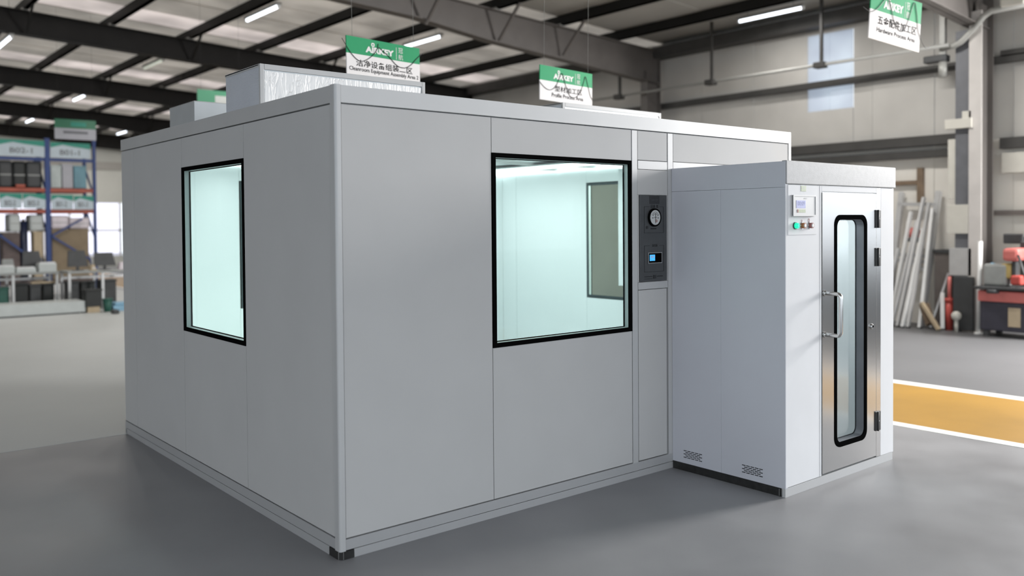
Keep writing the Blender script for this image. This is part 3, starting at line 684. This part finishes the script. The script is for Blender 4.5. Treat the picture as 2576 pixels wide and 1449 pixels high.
sign('green and white hanging sign reading Hardware Process Area, cut by the top edge', (6.50, .14, 3.904), (R(1), R(4.6), R(-7.6)), .84, .517,
     '五金配件加工区', (.15, .92), .60, 'Hardware Process Area', (.14, .90), .79,
     loops=(([(-.15, .45), (.0, .50), (.12, .40), (.30, .12), (.37, .25), (.48, .58), (.62, .70), (.72, .52), (.83, .05), (.90, .25), (.96, .6), (1.1, .86), (1.2, .84)], .0028),))
def far_sign(label, c, w, h, gm, pm, gf):
    t = thing('distant_sign', label, 'sign', c, None)
    x, y, z = c
    MB().box(x - w / 2, x + w / 2, y, y + .02, z - h / 2, z + h / 2 - gf * h).build('white_field', pm, t)
    MB().box(x - w / 2, x + w / 2, y, y + .02, z + h / 2 - gf * h, z + h / 2).build('green_field', gm, t)
    MB().box(x - w * .12, x + w * .26, y - .003, y, z + h / 2 - gf * h * .75, z + h / 2 - gf * h * .3).build('logo_mark', 'bench_grey' if gf > .5 else 'rack_green', t)
    if pm == 'sign_grey': MB().box(x - w * .3, x + w * .3, y - .003, y, z - h * .22, z - h * .08).build('lettering', 'post_grey', t)
    for sx in (-.42, .42): MB().tube([(x + sx * w, y + .01, z + h / 2 - .01), (x + sx * w, y + .01, zr(x + sx * w))], .0016, 5).build('hanger_wire', 'cable', t)
far_sign('distant dark green hanging sign half hidden behind the roof filter units', (4.24, 12.42, 4.19), .90, .52, 'green_dark', 'sign_grey', .62)
far_sign('blurred dark green and grey hanging sign above the blue racks', (2.585, 16.383, 3.945), .82, .43, 'green_dark', 'sign_grey', .45)

# ------------------------------------------------------------------ tube lights under the roof
tubes = [(4.55, 11.15, 'tube', 'bright tube light near the top edge left of centre'), (1.35, 16.85, 'tube', 'bright tube light cut by the left edge of the photo'),
         (4.63, 17.6, 'tube_warm', 'dim greenish tube light hanging below the broad left rafter'), (4.66, 24.6, 'tube', 'white tube light above the grey distant sign'),
         (4.72, 31.8, 'tube', 'small far tube light left of the grey distant sign'), (8.65, 34.4, 'tube', 'farthest tube light just above the left end of the cabin roof'),
         (8.29, 11.45, 'tube', 'tube light peeking out at the right end of the first sign'), (12.1, 5.4, 'tube', 'long tube light along the right wall under the eave'),
         (10.2, 3.1, 'tube', 'added unseen fill light for the right wall, just above the top edge')]  # last lamp is added out of view to brighten the lower right wall
for x, y, m_, lab in tubes:
    t = thing('tube_light', lab, 'light', (x, y, 5.72), 'tube lights under the hall roof')
    MB().box(x - .05, x + .05, y - .72, y + .72, 5.77, 5.82, .004).build('housing', 'conduit', t)
    MB().tube([(x, y - .68, 5.75), (x, y + .68, 5.75)], .03, 10).build('tube', m_, t)
    d = bpy.data.lights.new('tube_glow', 'AREA'); d.shape = 'RECTANGLE'; d.size = .08; d.size_y = 1.3; d.energy = 34 if x > 12 or m_ == 'tube_warm' else 140 if x == 10.2 else 85; d.color = (1.0, .97, .93)
    lo = bpy.data.objects.new('tube_glow', d); COL.objects.link(lo); lo.parent = t; lo.location = (0, 0, -.005)
    for e in (-.7, .7): MB().box(x - .025, x + .025, y + e - .02, y + e + .02, 5.72, 5.775).build('end_cap', 'white_paint', t)
    for e in (-.5, .5): MB().tube([(x, y + e, 5.815), (x, y + e, zr(x))], .003, 5).build('hanger', 'cable', t)

# ------------------------------------------------------------------ right side: post, conduit, pipe
ps = thing('steel_post', 'blue grey steel post with cream boxes beside the pale column', 'post', (12.80, 2.16, 0))
MB().box(12.76, 12.90, 2.055, 2.27, 0, 4.98).build('shaft', 'post_grey', ps)
MB().box(12.66, 12.76, 1.97, 2.40, 3.36, 3.52, .006).build('junction_box', 'cream', ps)
MB().box(12.70, 12.76, 1.99, 2.14, 3.52, 3.64, .006).build('junction_box', 'cream', ps)
MB().box(12.70, 12.76, 2.02, 2.38, 1.62, 2.10, .006).build('notice_board', 'cream', ps)
MB().box(12.70, 12.76, 1.98, 2.34, .92, 1.38, .006).build('notice_board', 'alu', ps)
MB().box(12.78, 12.84, 2.27, 2.40, 2.2, 3.2, .004).build('side_batten', 'cream', ps)
cn = thing('conduit_run', 'thin grey conduit hung on rods along the upper right wall', 'conduit', (12.55, 6, 4.7))
MB().tube([(12.55, 2.3, 4.74), (12.55, 12.0, 4.76)], .03, 8).build('conduit', 'conduit', cn)
for y in (4.6, 7.1, 9.7):
    MB().bar((12.55, y, 4.75), (12.55, y, zr(12.55) - .01), .05).build('hanger_rod', 'girt', cn)
    MB().box(12.45, 12.62, y - .09, y + .12, 4.68, 4.79, .01).build('bracket', 'girt', cn)
pb = MB().tube([(12.64, 2.46, 4.72), (12.64, 2.24, 4.73), (12.64, 2.14, 4.77), (12.64, 1.92, 4.96), (12.64, 1.78, 5.13), (12.64, 1.66, 5.19), (12.64, 1.1, 5.21)], .05, 12)
solo('bent_pipe', 'conduit', 'pale grey pipe bent diagonally across the top of the pale column', 'pipe', pb)
fx = thing('wall_lamp', 'dark wall lamp on a pale bracket left of the bent pipe', 'lamp', (12.72, 2.48, 4.3))
MB().box(12.66, 12.74, 2.40, 2.50, 4.55, 5.3, .01).build('bracket_arm', 'conduit', fx)
MB().box(12.62, 12.82, 2.38, 2.75, 4.50, 4.62, .02).build('lamp_head', 'dark', fx)
MB().tube([(12.70, 2.45, 4.24), (12.70, 2.45, 4.5)], .07, 12).build('glass_cup', 'conduit', fx)
bx = MB().box(12.55, 12.9, 1.15, 1.5, 5.2, 5.5, .02)
solo('ceiling_box', 'cream', 'pale box above the pipe end at the top right corner', 'box', bx)

# ------------------------------------------------------------------ right side: leaning stock
rk = thing('stock_rack', 'pale steel stock rack leaning upright against the right wall', 'rack', (13.0, 3.15, 0))
for y, y2 in ((2.82, 2.76), (3.42, 3.42)):
    MB().bar((12.72, y, 0), (13.25, y2, 2.35), .085).build('upright', 'alu', rk)
for z, x in ((2.12, 13.2), (1.22, 13.0), (1.12, 12.98)):
    MB().bar((x, 2.75, z), (x, 3.45, z + .02), .10, .06).build('cross_bar', 'alu', rk)
MB().bar((12.93, 2.85, .98), (13.0, 3.3, 1.22), .06, .05).build('cross_bar', 'white_paint', rk)
bw = MB().box(13.26, 13.36, 3.06, 3.16, 2.15, 2.78, .01).box(13.26, 13.36, 3.16, 3.62, 2.48, 2.56, .01)
solo('wall_bracket', 'wood', 'brown T-shaped timber bracket on the wall above the stock rack', 'bracket', bw)
hb = thing('red_helmet', 'small red helmet hanging on the stock rack', 'helmet', (13.05, 3.12, 1.5))
MB().ball((13.05, 3.1, 1.62), .12, (.7, 1, .9)).build('crown', 'red_pale', hb)
MB().ball((13.05, 3.1, 1.50), .11, (.7, 1.1, .5)).build('brim', 'dark', hb)
prof = [((12.70, 3.30), (13.24, 3.15), 2.0), ((12.60, 3.22), (13.22, 3.02), 1.85), ((12.62, 3.12), (13.22, 2.95), 2.25), ((12.55, 3.00), (13.2, 2.90), 1.7), ((12.58, 2.92), (13.22, 2.85), 2.15), ((12.55, 3.46), (13.2, 3.3), 1.35), ((12.66, 2.76), (13.22, 2.78), 2.05)]
plab = ['white profile leaning on the stock rack, second from its left side', 'grey profile leaning on the left half of the stock rack, third from the left', 'tallest pale profile leaning at the middle of the stock rack',
        'short white profile leaning right of the tallest one on the stock rack', 'tall grey profile leaning on the right half of the stock rack', 'shortest pale profile leaning at the far left of the stock rack', 'rightmost white profile leaning past the stock rack beside the taupe cabinet']
for i, ((x0, y0), (x1, y1), z1) in enumerate(prof):
    x0 -= .12; x1 = 12.72 + .2255 * z1 - .13
    t = thing('aluminium_profile', plab[i], 'profile', (x0, y0, 0), 'aluminium profiles leaning on the right wall')
    MB().bar((x0, y0, .02), (x1, y1, z1), .05, .05).build('length', 'alu' if i % 3 else 'white_paint', t)
    MB().bar((x0, y0, .0), (x0 + .02, y0, .03), .055, .055).build('end_cap', 'dark', t)
cb = thing('tool_cabinet', 'tall taupe cabinet with a dark top between rack and post', 'cabinet', (13.1, 2.58, 0))
MB().box(12.95, 13.34, 2.42, 2.70, 0, 1.28, .01).build('body', 'taupe', cb)
MB().box(12.92, 13.35, 2.40, 2.71, 1.28, 1.34, .008).build('top', 'dark', cb)
MB().box(12.94, 12.95, 2.44, 2.68, .06, 1.22, .002).build('door', 'taupe', cb)
for i, (p, q, m_, w, lab, cat) in enumerate((((12.72, 2.66, .02), (12.86, 2.42, .95), 'alu', .05, 'pale rod leaning steeply in front of the taupe cabinet', 'rod'), ((12.60, 2.40, .03), (12.72, 2.46, .62), 'white_paint', .06, 'short white bar propped against the grey post', 'bar'),
        ((12.38, 2.36, .03), (12.50, 2.70, .45), 'wood_pale', .07, 'pale timber batten leaning low before the cabinet', 'batten'), ((12.52, 2.56, .09), (12.62, 2.72, .42), 'wood', .14, 'brown board leaning low before the cabinet', 'board'))):
    solo(['leaning_rod', 'propped_bar', 'timber_batten', 'brown_board'][i], m_, lab, cat, MB().bar(p, q, w, w * .6))
rp = thing('red_standpipe', 'red standpipe on the floor left of the grey post', 'pipe', (12.70, 2.33, 0))
MB().tube([(12.70, 2.33, 0), (12.70, 2.33, .5)], .06, 12).build('pipe', 'red', rp)
MB().tube([(12.70, 2.33, .5), (12.70, 2.33, .90)], .03, 12).build('upper_pipe', 'red_pale', rp)
MB().tube([(12.70, 2.33, .48), (12.70, 2.33, .54)], .075, 12).build('flange', 'red', rp)
solo('round_knob', 'cream', 'small round cream knob on a stem at the foot of the grey post', 'lamp', MB().ball((12.50, 2.13, .27), .08).tube([(12.50, 2.13, 0), (12.50, 2.13, .2)], .03, 10))  # round cream object of unknown use, gives no light
MBb = MB().box(12.62, 12.69, 1.92, 2.24, .026, .91, .01)
solo('dark_cover_board', 'dark', 'dark cover board standing at the foot of the grey post', 'board', MBb)
vp = thing('white_riser_pipe', 'thin white riser pipe just right of the pale column', 'pipe', (12.5, 1.76, 0))
MB().tube([(12.5, 1.78, 0), (12.5, 1.76, 1.5)], .035, 10).build('pipe', 'white_paint', vp)
MB().tube([(12.5, 1.78, 0), (12.5, 1.78, .03)], .07, 12).build('floor_flange', 'white_paint', vp)
# upright machine
mc = thing('milling_machine', 'red and grey bench machine on a dark cabinet at the right edge', 'machine', (12.5, 1.2, 0))
MB().box(12.3, 12.9, .75, 1.68, .10, .56, .02).build('cabinet', 'navy', mc)
for y in (.8, 1.6):
    for x in (12.36, 12.84): MB().box(x - .04, x + .04, y - .04, y + .04, 0, .1).build('leg', 'dark', mc)
MB().box(12.285, 12.30, 1.08, 1.26, .18, .48, .006).build('door', 'wood_pale', mc, label='pale beige door')
MB().box(12.25, 12.95, .7, 1.70, .56, .73, .02).build('bed', 'red_pale', mc, label='faded red bed')
MB().box(12.15, 12.95, .7, 1.72, .755, .80, .012).build('table', 'dark', mc, label='dark work table')
MB().tube([(12.2, 1.45, .76), (12.2, 1.45, .70)], .09, 12).build('hand_wheel', 'dark', mc)
MB().box(12.35, 12.7, 1.30, 1.66, .80, 1.15, .04).build('vise', 'bench_grey', mc, label='grey vise block')
MB().box(12.36, 12.6, 1.24, 1.40, .92, 1.16, .03).build('gearbox', 'amber', mc)
MB().box(12.7, 12.9, 1.0, 1.25, .8, 1.5, .02).build('column', 'dark', mc)
MB().box(12.3, 12.85, 1.12, 1.36, 1.20, 1.40, .05).build('head', 'red_pale', mc, label='faded red machine head')
MB().box(12.36, 12.5, 1.17, 1.24, .92, 1.22, .02).build('spindle_guard', 'dark', mc)
MB().box(12.3, 12.5, 1.08, 1.24, .83, .98, .03).build('motor', 'red', mc)
MB().tube([(12.3, 1.12, 1.3), (12.22, 1.02, 1.05), (12.2, .96, .9)], .02, 8).build('lever', 'dark', mc)
MB().ball((12.45, 1.55, 1.12), .05).build('knob', 'sky_blue', mc)
mn = thing('machine_monitor', 'dark rectangular monitor on the wall above the red machine', 'monitor', (12.95, 1.4, 1.45))
MB().box(12.86, 12.92, 1.26, 1.56, 1.46, 1.62, .02).build('housing', 'dark', mn)
MB().box(12.92, 13.355, 1.38, 1.44, 1.5, 1.56).build('wall_arm', 'dark', mn)
sh = MB().box(13.05, 13.36, .5, 1.28, 1.52, 1.70, .01)
solo('wall_cabinet', 'white_paint', 'white wall box right of the dark monitor', 'box', sh)
pf = thing('wall_frame', 'pale upright frame on the cream wall at the right edge', 'frame', (13.3, 1.3, 1.7))
MB().box(13.24, 13.36, 1.16, 1.26, 1.7, 2.62).build('upright', 'cream', pf); MB().box(13.24, 13.36, 1.26, 1.85, 1.92, 2.0).build('rail', 'taupe', pf)

# ------------------------------------------------------------------ left side: pallet rack
rack = thing('pallet_rack', 'tall blue pallet rack with orange beams and green topped label boards', 'rack', (3, 21.5, 0))
for x, w in ((1.80, .11), (2.99, .12), (4.13, .07)):
    for y in (21.0, 22.0):
        MB().box(x - w / 2, x + w / 2, y, y + .1, 0, 4.15 if y == 21 else 4.05).build('upright', 'rack_blue', rack)
    for z in (.4, 1.5, 2.6): MB().bar((x, 21.05, z), (x, 22.05, z + .9), .04).build('side_brace', 'rack_blue', rack)
for z in (2.75, 2.20, .35):
    for x0, x1 in ((1.86, 2.93), (3.05, 4.09)):
        for y in (21.02, 22.02): MB().box(x0, x1, y, y + .05, z, z + .10).build('beam', 'rack_orange' if z > 1 else 'carton_dark', rack)
        MB().box(x0, x1, 21.07, 22.02, z + .05, z + .08).build('shelf_deck', 'carton_dark', rack)
MB().box(1.86, 4.09, 21.02, 21.07, 3.56, 3.64).build('beam', 'rack_blue', rack)
MB().bar((1.86, 22.0, 2.85), (2.93, 22.0, 3.62), .07).build('brace', 'rack_blue', rack)
MB().bar((1.86, 20.98, 1.65), (2.45, 20.98, 1.15), .05).build('brace', 'rack_blue', rack)
MB().bar((3.05, 20.99, 1.60), (4.0, 20.99, .95), .045).build('brace', 'rack_blue', rack)
MB().bar((3.05, 20.99, 1.60), (3.8, 20.99, 2.05), .045).build('brace', 'rack_blue', rack)
for x0, x1, z0, z1, txt in ((1.88, 2.92, 3.65, 4.07, 'B02-1'), (3.06, 4.02, 3.65, 4.05, 'B01-1'), (1.88, 2.38, 2.32, 2.70, 'B02-2'), (2.40, 2.92, 2.32, 2.70, 'B02-3'), (3.06, 3.58, 2.30, 2.68, 'B01-2'), (3.60, 4.08, 2.30, 2.66, 'B01-3')):
    lb = MB().box(x0, x1, 20.965, 20.985, z0, z1).build('label_board', 'rack_sign', rack)
    MB().prism([(x0, 20.962, z1), (x1, 20.962, z1), (x1, 20.962, z1 - .15), ((x0 + x1) / 2 + .05, 20.962, z1 - .10), (x0 + (x1 - x0) * .3, 20.962, z1 - .06), (x0, 20.962, z1 - .14)], (0, .004, 0)).build('green_band', 'rack_green', lb)
    write(txt, 'lettering', 'post_grey', lb, ((x0 + x1) / 2 - .02, 20.962, z0 + (z1 - z0) * .36), width=(x1 - x0) * .5, height=.14, bold=.02)
goods = [
    ('plastic_tub', 'plastic_pale', 'pale plastic tub on the upper right rack shelf, leftmost of three', 'tub', (3.08, 3.34, 21.1, 21.8, 2.86, 3.46)),
    ('plastic_tub', 'sign_grey', 'grey plastic tub on the upper right rack shelf, middle of three', 'tub', (3.36, 3.62, 21.1, 21.8, 2.86, 3.50)),
    ('plastic_tub', 'plastic_blue', 'teal plastic tub on the upper right rack shelf, rightmost of three', 'tub', (3.64, 3.95, 21.1, 21.8, 2.86, 3.46)),
    ('dark_bundle', 'blackish', 'black wrapped bundle on the upper left rack shelf', 'bundle', (2.23, 2.53, 21.2, 21.9, 2.86, 3.54)),
    ('dark_bundle', 'dark', 'charcoal wrapped bundle on the upper left rack shelf beside the blue upright', 'bundle', (2.54, 2.90, 21.2, 21.9, 2.86, 3.55)),
    ('dark_bundle', 'dark', 'charcoal wrapped bundle on the upper left rack shelf at the photo edge', 'bundle', (1.90, 2.22, 21.2, 21.9, 2.86, 3.55)),
    ('white_sack', 'platform', 'whitish sack under the left label boards, left of the navy roll', 'sack', (2.10, 2.36, 21.1, 21.7, 1.72, 2.18)),
    ('white_sack', 'platform', 'whitish sack under the left label boards, right of the navy roll', 'sack', (2.58, 2.90, 21.1, 21.7, 1.74, 2.16)),
    ('wrapped_pack', 'plastic_pink', 'pinkish white wrapped pack on top of the wide brown carton', 'pack', (3.07, 3.50, 21.1, 21.8, 1.786, 2.14)),
    ('wrapped_pack', 'plastic_pink', 'pinkish white wrapped pack near the right rack upright', 'pack', (3.52, 4.02, 21.1, 21.8, 1.786, 2.08)),
    ('brown_carton', 'carton', 'wide brown carton low on the right rack bay', 'carton', (3.08, 3.98, 21.1, 21.9, .45, 1.78)),
    ('dusky_carton', 'carton_dark', 'dusky carton low on the left rack bay', 'carton', (1.95, 2.34, 21.1, 21.9, .45, 1.70)),
    ('pale_plank_stack', 'wood_pale', 'pale upright plank bundle beside the middle blue upright', 'planks', (2.66, 2.86, 21.1, 21.5, .45, 1.72)),
    ('folded_cloth', 'rack_orange', 'reddish folded cloth on the upper left rack shelf', 'cloth', (2.26, 2.46, 20.99, 21.15, 2.86, 2.93)),
]
for nm, m_, lab, cat, b in goods:
    if m_ in ('platform',) or nm == 'wrapped_pack' or nm == 'dark_bundle':
        t = thing(nm, lab, cat, ((b[0] + b[1]) / 2, (b[2] + b[3]) / 2, b[4]), 'goods on the blue rack')
        MB().box(*b, .05).build('body', m_, t)
        MB().box(b[0] + .03, b[1] - .03, b[2] - .004, b[2] + .01, b[4] + (b[5] - b[4]) * .45, b[4] + (b[5] - b[4]) * .5).build('strap', 'bench_grey', t)
    else:
        t = thing(nm, lab, cat, ((b[0] + b[1]) / 2, (b[2] + b[3]) / 2, b[4]), 'goods on the blue rack')
        MB().box(*b, .015).build('body', m_, t)
        MB().box(b[0] - .006, b[1] + .006, b[2] - .006, b[3] + .006, b[5] - .05, b[5] + .004, .004).build('lid', m_, t)
nr = thing('navy_roll', 'upright navy film roll low on the left rack bay', 'roll', (2.46, 21.3, .43))
MB().tube([(2.46, 21.3, .43), (2.46, 21.3, 2.0)], .10, 16).build('film', mat('navy_film', (.012, .018, .05), .4), nr)
MB().tube([(2.46, 21.3, 1.99), (2.46, 21.3, 2.05)], .04, 12).build('core_tube', 'carton', nr)

# ------------------------------------------------------------------ left side: benches and clutter
def bench(label, x0, x1, y0, y1, z, sh=True):
    t = thing('work_bench', label, 'bench', ((x0 + x1) / 2, (y0 + y1) / 2, 0), 'grey benches in front of the blue rack')
    MB().box(x0, x1, y0, y1, z - .05, z, .006).build('bench_top', 'bench_grey', t)
    for x in (x0 + .04, (x0 + x1) / 2, x1 - .04):
        for y in (y0 + .05, y1 - .05): MB().box(x - .025, x + .025, y - .025, y + .025, 0, z - .05).build('leg', 'alu', t)
    MB().box(x0 + .04, x1 - .04, y1 - .08, y1 - .04, .66, .72).build('stretcher', 'alu', t)
bench('long grey bench at the left edge behind the pale platform', .55, 2.35, 17.0, 17.8, .86)
bench('grey bench left of the cabin, behind the black crate', 2.45, 3.9, 16.7, 17.5, .86)
pl = thing('floor_platform', 'low pale grey platform on the floor at the left edge', 'platform', (1.4, 16.2, 0))
MB().box(-.6, 2.6, 15.9, 16.6, .03, .26, .006).build('deck', 'platform', pl); MB().box(-.5, 2.5, 15.95, 16.5, 0, .03).build('skid', 'dark', pl)
bc = thing('black_crate', 'black crate standing at the right end of the pale platform', 'crate', (2.76, 16.0, 0))
MB().box(2.60, 2.92, 15.85, 16.2, .13, .47, .01).build('body', 'blackish', bc); MB().box(2.58, 2.94, 15.83, 16.22, .47, .50, .004).build('rim', 'blackish', bc)
MB().box(2.64, 2.88, 15.88, 16.17, 0, .13).build('stand', 'wood_pale', bc)
gb = thing('green_bucket', 'dark green bucket just right of the black crate', 'bucket', (3.04, 15.9, 0))
MB().tube([(3.04, 15.9, .0), (3.04, 15.9, .27)], [.07, .10], 16).build('body', 'bin_green', gb); MB().tube([(3.04, 15.9, .265), (3.04, 15.9, .285)], .11, 16).build('rim', 'bin_green', gb)
solo('black_shoe_block', 'dark', 'small dark block on the floor in front of the green bucket', 'block', MB().box(2.96, 3.10, 15.2, 15.4, 0, .09, .03))
solo('blue_tray', 'sky_blue', 'light blue tray on the floor beside the cabin corner', 'tray', MB().box(3.2, 3.6, 15.9, 16.3, .12, .18, .02).box(3.15, 3.65, 15.85, 16.35, 0, .12, .01))
for i, (x, y, w, h_, lab) in enumerate(((2.73, 17.0, .42, .36, 'dark monitor back on the right grey bench, the left one'), (3.30, 17.0, .46, .30, 'dark monitor back on the right grey bench, next to the cabin'), (1.05, 17.4, .3, .34, 'dark monitor back on the left grey bench'), (1.9, 17.4, .4, .36, 'dark tilted monitor on the left grey bench'))):
    t = thing('monitor', lab, 'monitor', (x, y, .86), 'monitors on the grey benches')
    MB().hexa([(x - w / 2, y, .95), (x + w / 2, y, .95), (x + w / 2, y + .05, .95), (x - w / 2, y + .05, .95), (x - w / 2 + .02, y + .04, .95 + h_), (x + w / 2 - .06, y + .04, .95 + h_), (x + w / 2 - .06, y + .09, .95 + h_), (x - w / 2 + .02, y + .09, .95 + h_)]).build('back_cover', 'dark', t)
    MB().box(x - .03, x + .03, y + .03, y + .06, .86, 1.0).build('stem', 'dark', t); MB().box(x - .11, x + .11, y - .04, y + .14, .86, .872, .004).build('foot', 'dark', t)
cl = [(.85, 17.2, .44, .10), (1.29, 17.15, .38, .14), (1.70, 17.15, .38, .09), (2.12, 17.15, .35, .18)]
for i, (x, y, w, h_) in enumerate(cl):
    t = thing('parts_tray', ['pale low parts tray on the left bench at the photo edge', 'pale deep parts tray on the left bench, second from the edge', 'pale flat parts tray on the left bench, third from the edge', 'pale tall parts tray at the right end of the left bench'][i], 'tray', (x, y, .86), 'parts trays on the left bench')
    MB().box(x - w / 2, x + w / 2, y - .15, y + .15, .86, .86 + h_, .01).build('tray', 'platform', t); MB().box(x - w / 2 + .02, x + w / 2 - .02, y - .13, y + .13, .86 + h_, .86 + h_ + .03).build('contents', 'alu', t)
for i, (x, w, h_, m_, lab) in enumerate(((1.00, .30, .60, 'dark', 'dark shade-filling bin under the left bench at the photo edge'), (1.29, .20, .55, 'bin_green', 'dark green shade-filling bin under the left bench, second from the edge'), (1.62, .28, .62, 'blackish', 'black shade-filling bin in the middle under the left bench'), (1.90, .22, .58, 'dark', 'dark shade-filling bin under the left bench, right of the black one'), (2.16, .22, .60, 'blackish', 'black shade-filling bin under the right end of the left bench'), (2.66, .24, .62, 'dark', 'dark shade-filling bin under the left end of the right bench'), (2.96, .28, .60, 'blackish', 'black shade-filling bin under the right bench behind the black crate'), (3.40, .35, .62, 'dark', 'dark shade-filling bin under the right bench beside the cabin'))):
    t = thing('shade_bin', lab, 'bin', (x, 17.35, 0), 'dark bins filling in shade under the benches')  # dark bins, raised and multiplied to stand for the shade under the benches
    MB().box(x - w / 2, x + w / 2, 17.15, 17.5, 0, h_ - .04, .02).build('body', m_, t); MB().box(x - w / 2 - .01, x + w / 2 + .01, 17.13, 17.52, h_ - .04, h_, .005).build('rim', m_, t)
for i, (x, y, z, w, h_, m_, lab, cat) in enumerate(((2.02, 17.68, .86, .30, .30, 'post_grey', 'bluish grey machine housing at the back of the left bench', 'housing'), (1.45, 17.6, .86, .26, .28, 'bench_grey', 'grey upright box at the back of the left bench', 'box'), (3.02, 16.95, .86, .12, .13, 'wood_pale', 'small pale wooden block on the right bench between the monitors', 'block'), (3.68, 17.0, .86, .2, .16, 'plastic_pink', 'pale pinkish box on the right bench beside the cabin', 'box'))):
    t = thing(['machine_housing', 'upright_box', 'wooden_block', 'pinkish_box'][i], lab, cat, (x, y, z))
    MB().hexa([(x - w / 2, y - .1, z), (x + w / 2, y - .1, z), (x + w / 2, y + .1, z), (x - w / 2, y + .1, z), (x - w / 2 + .02, y - .08, z + h_), (x + w / 2 - .04, y - .08, z + h_), (x + w / 2 - .04, y + .08, z + h_), (x - w / 2 + .02, y + .08, z + h_)]).build('body', m_, t)
    MB().box(x - w / 4, x + w / 4, y - .105, y - .08, z + h_ * .3, z + h_ * .5).build('front_plate', 'alu', t)
solo('timber_strip', 'wood_pale', 'pale timber strip lying across the bins under the left bench', 'strip', MB().box(1.82, 2.30, 17.16, 17.24, .601, .645))
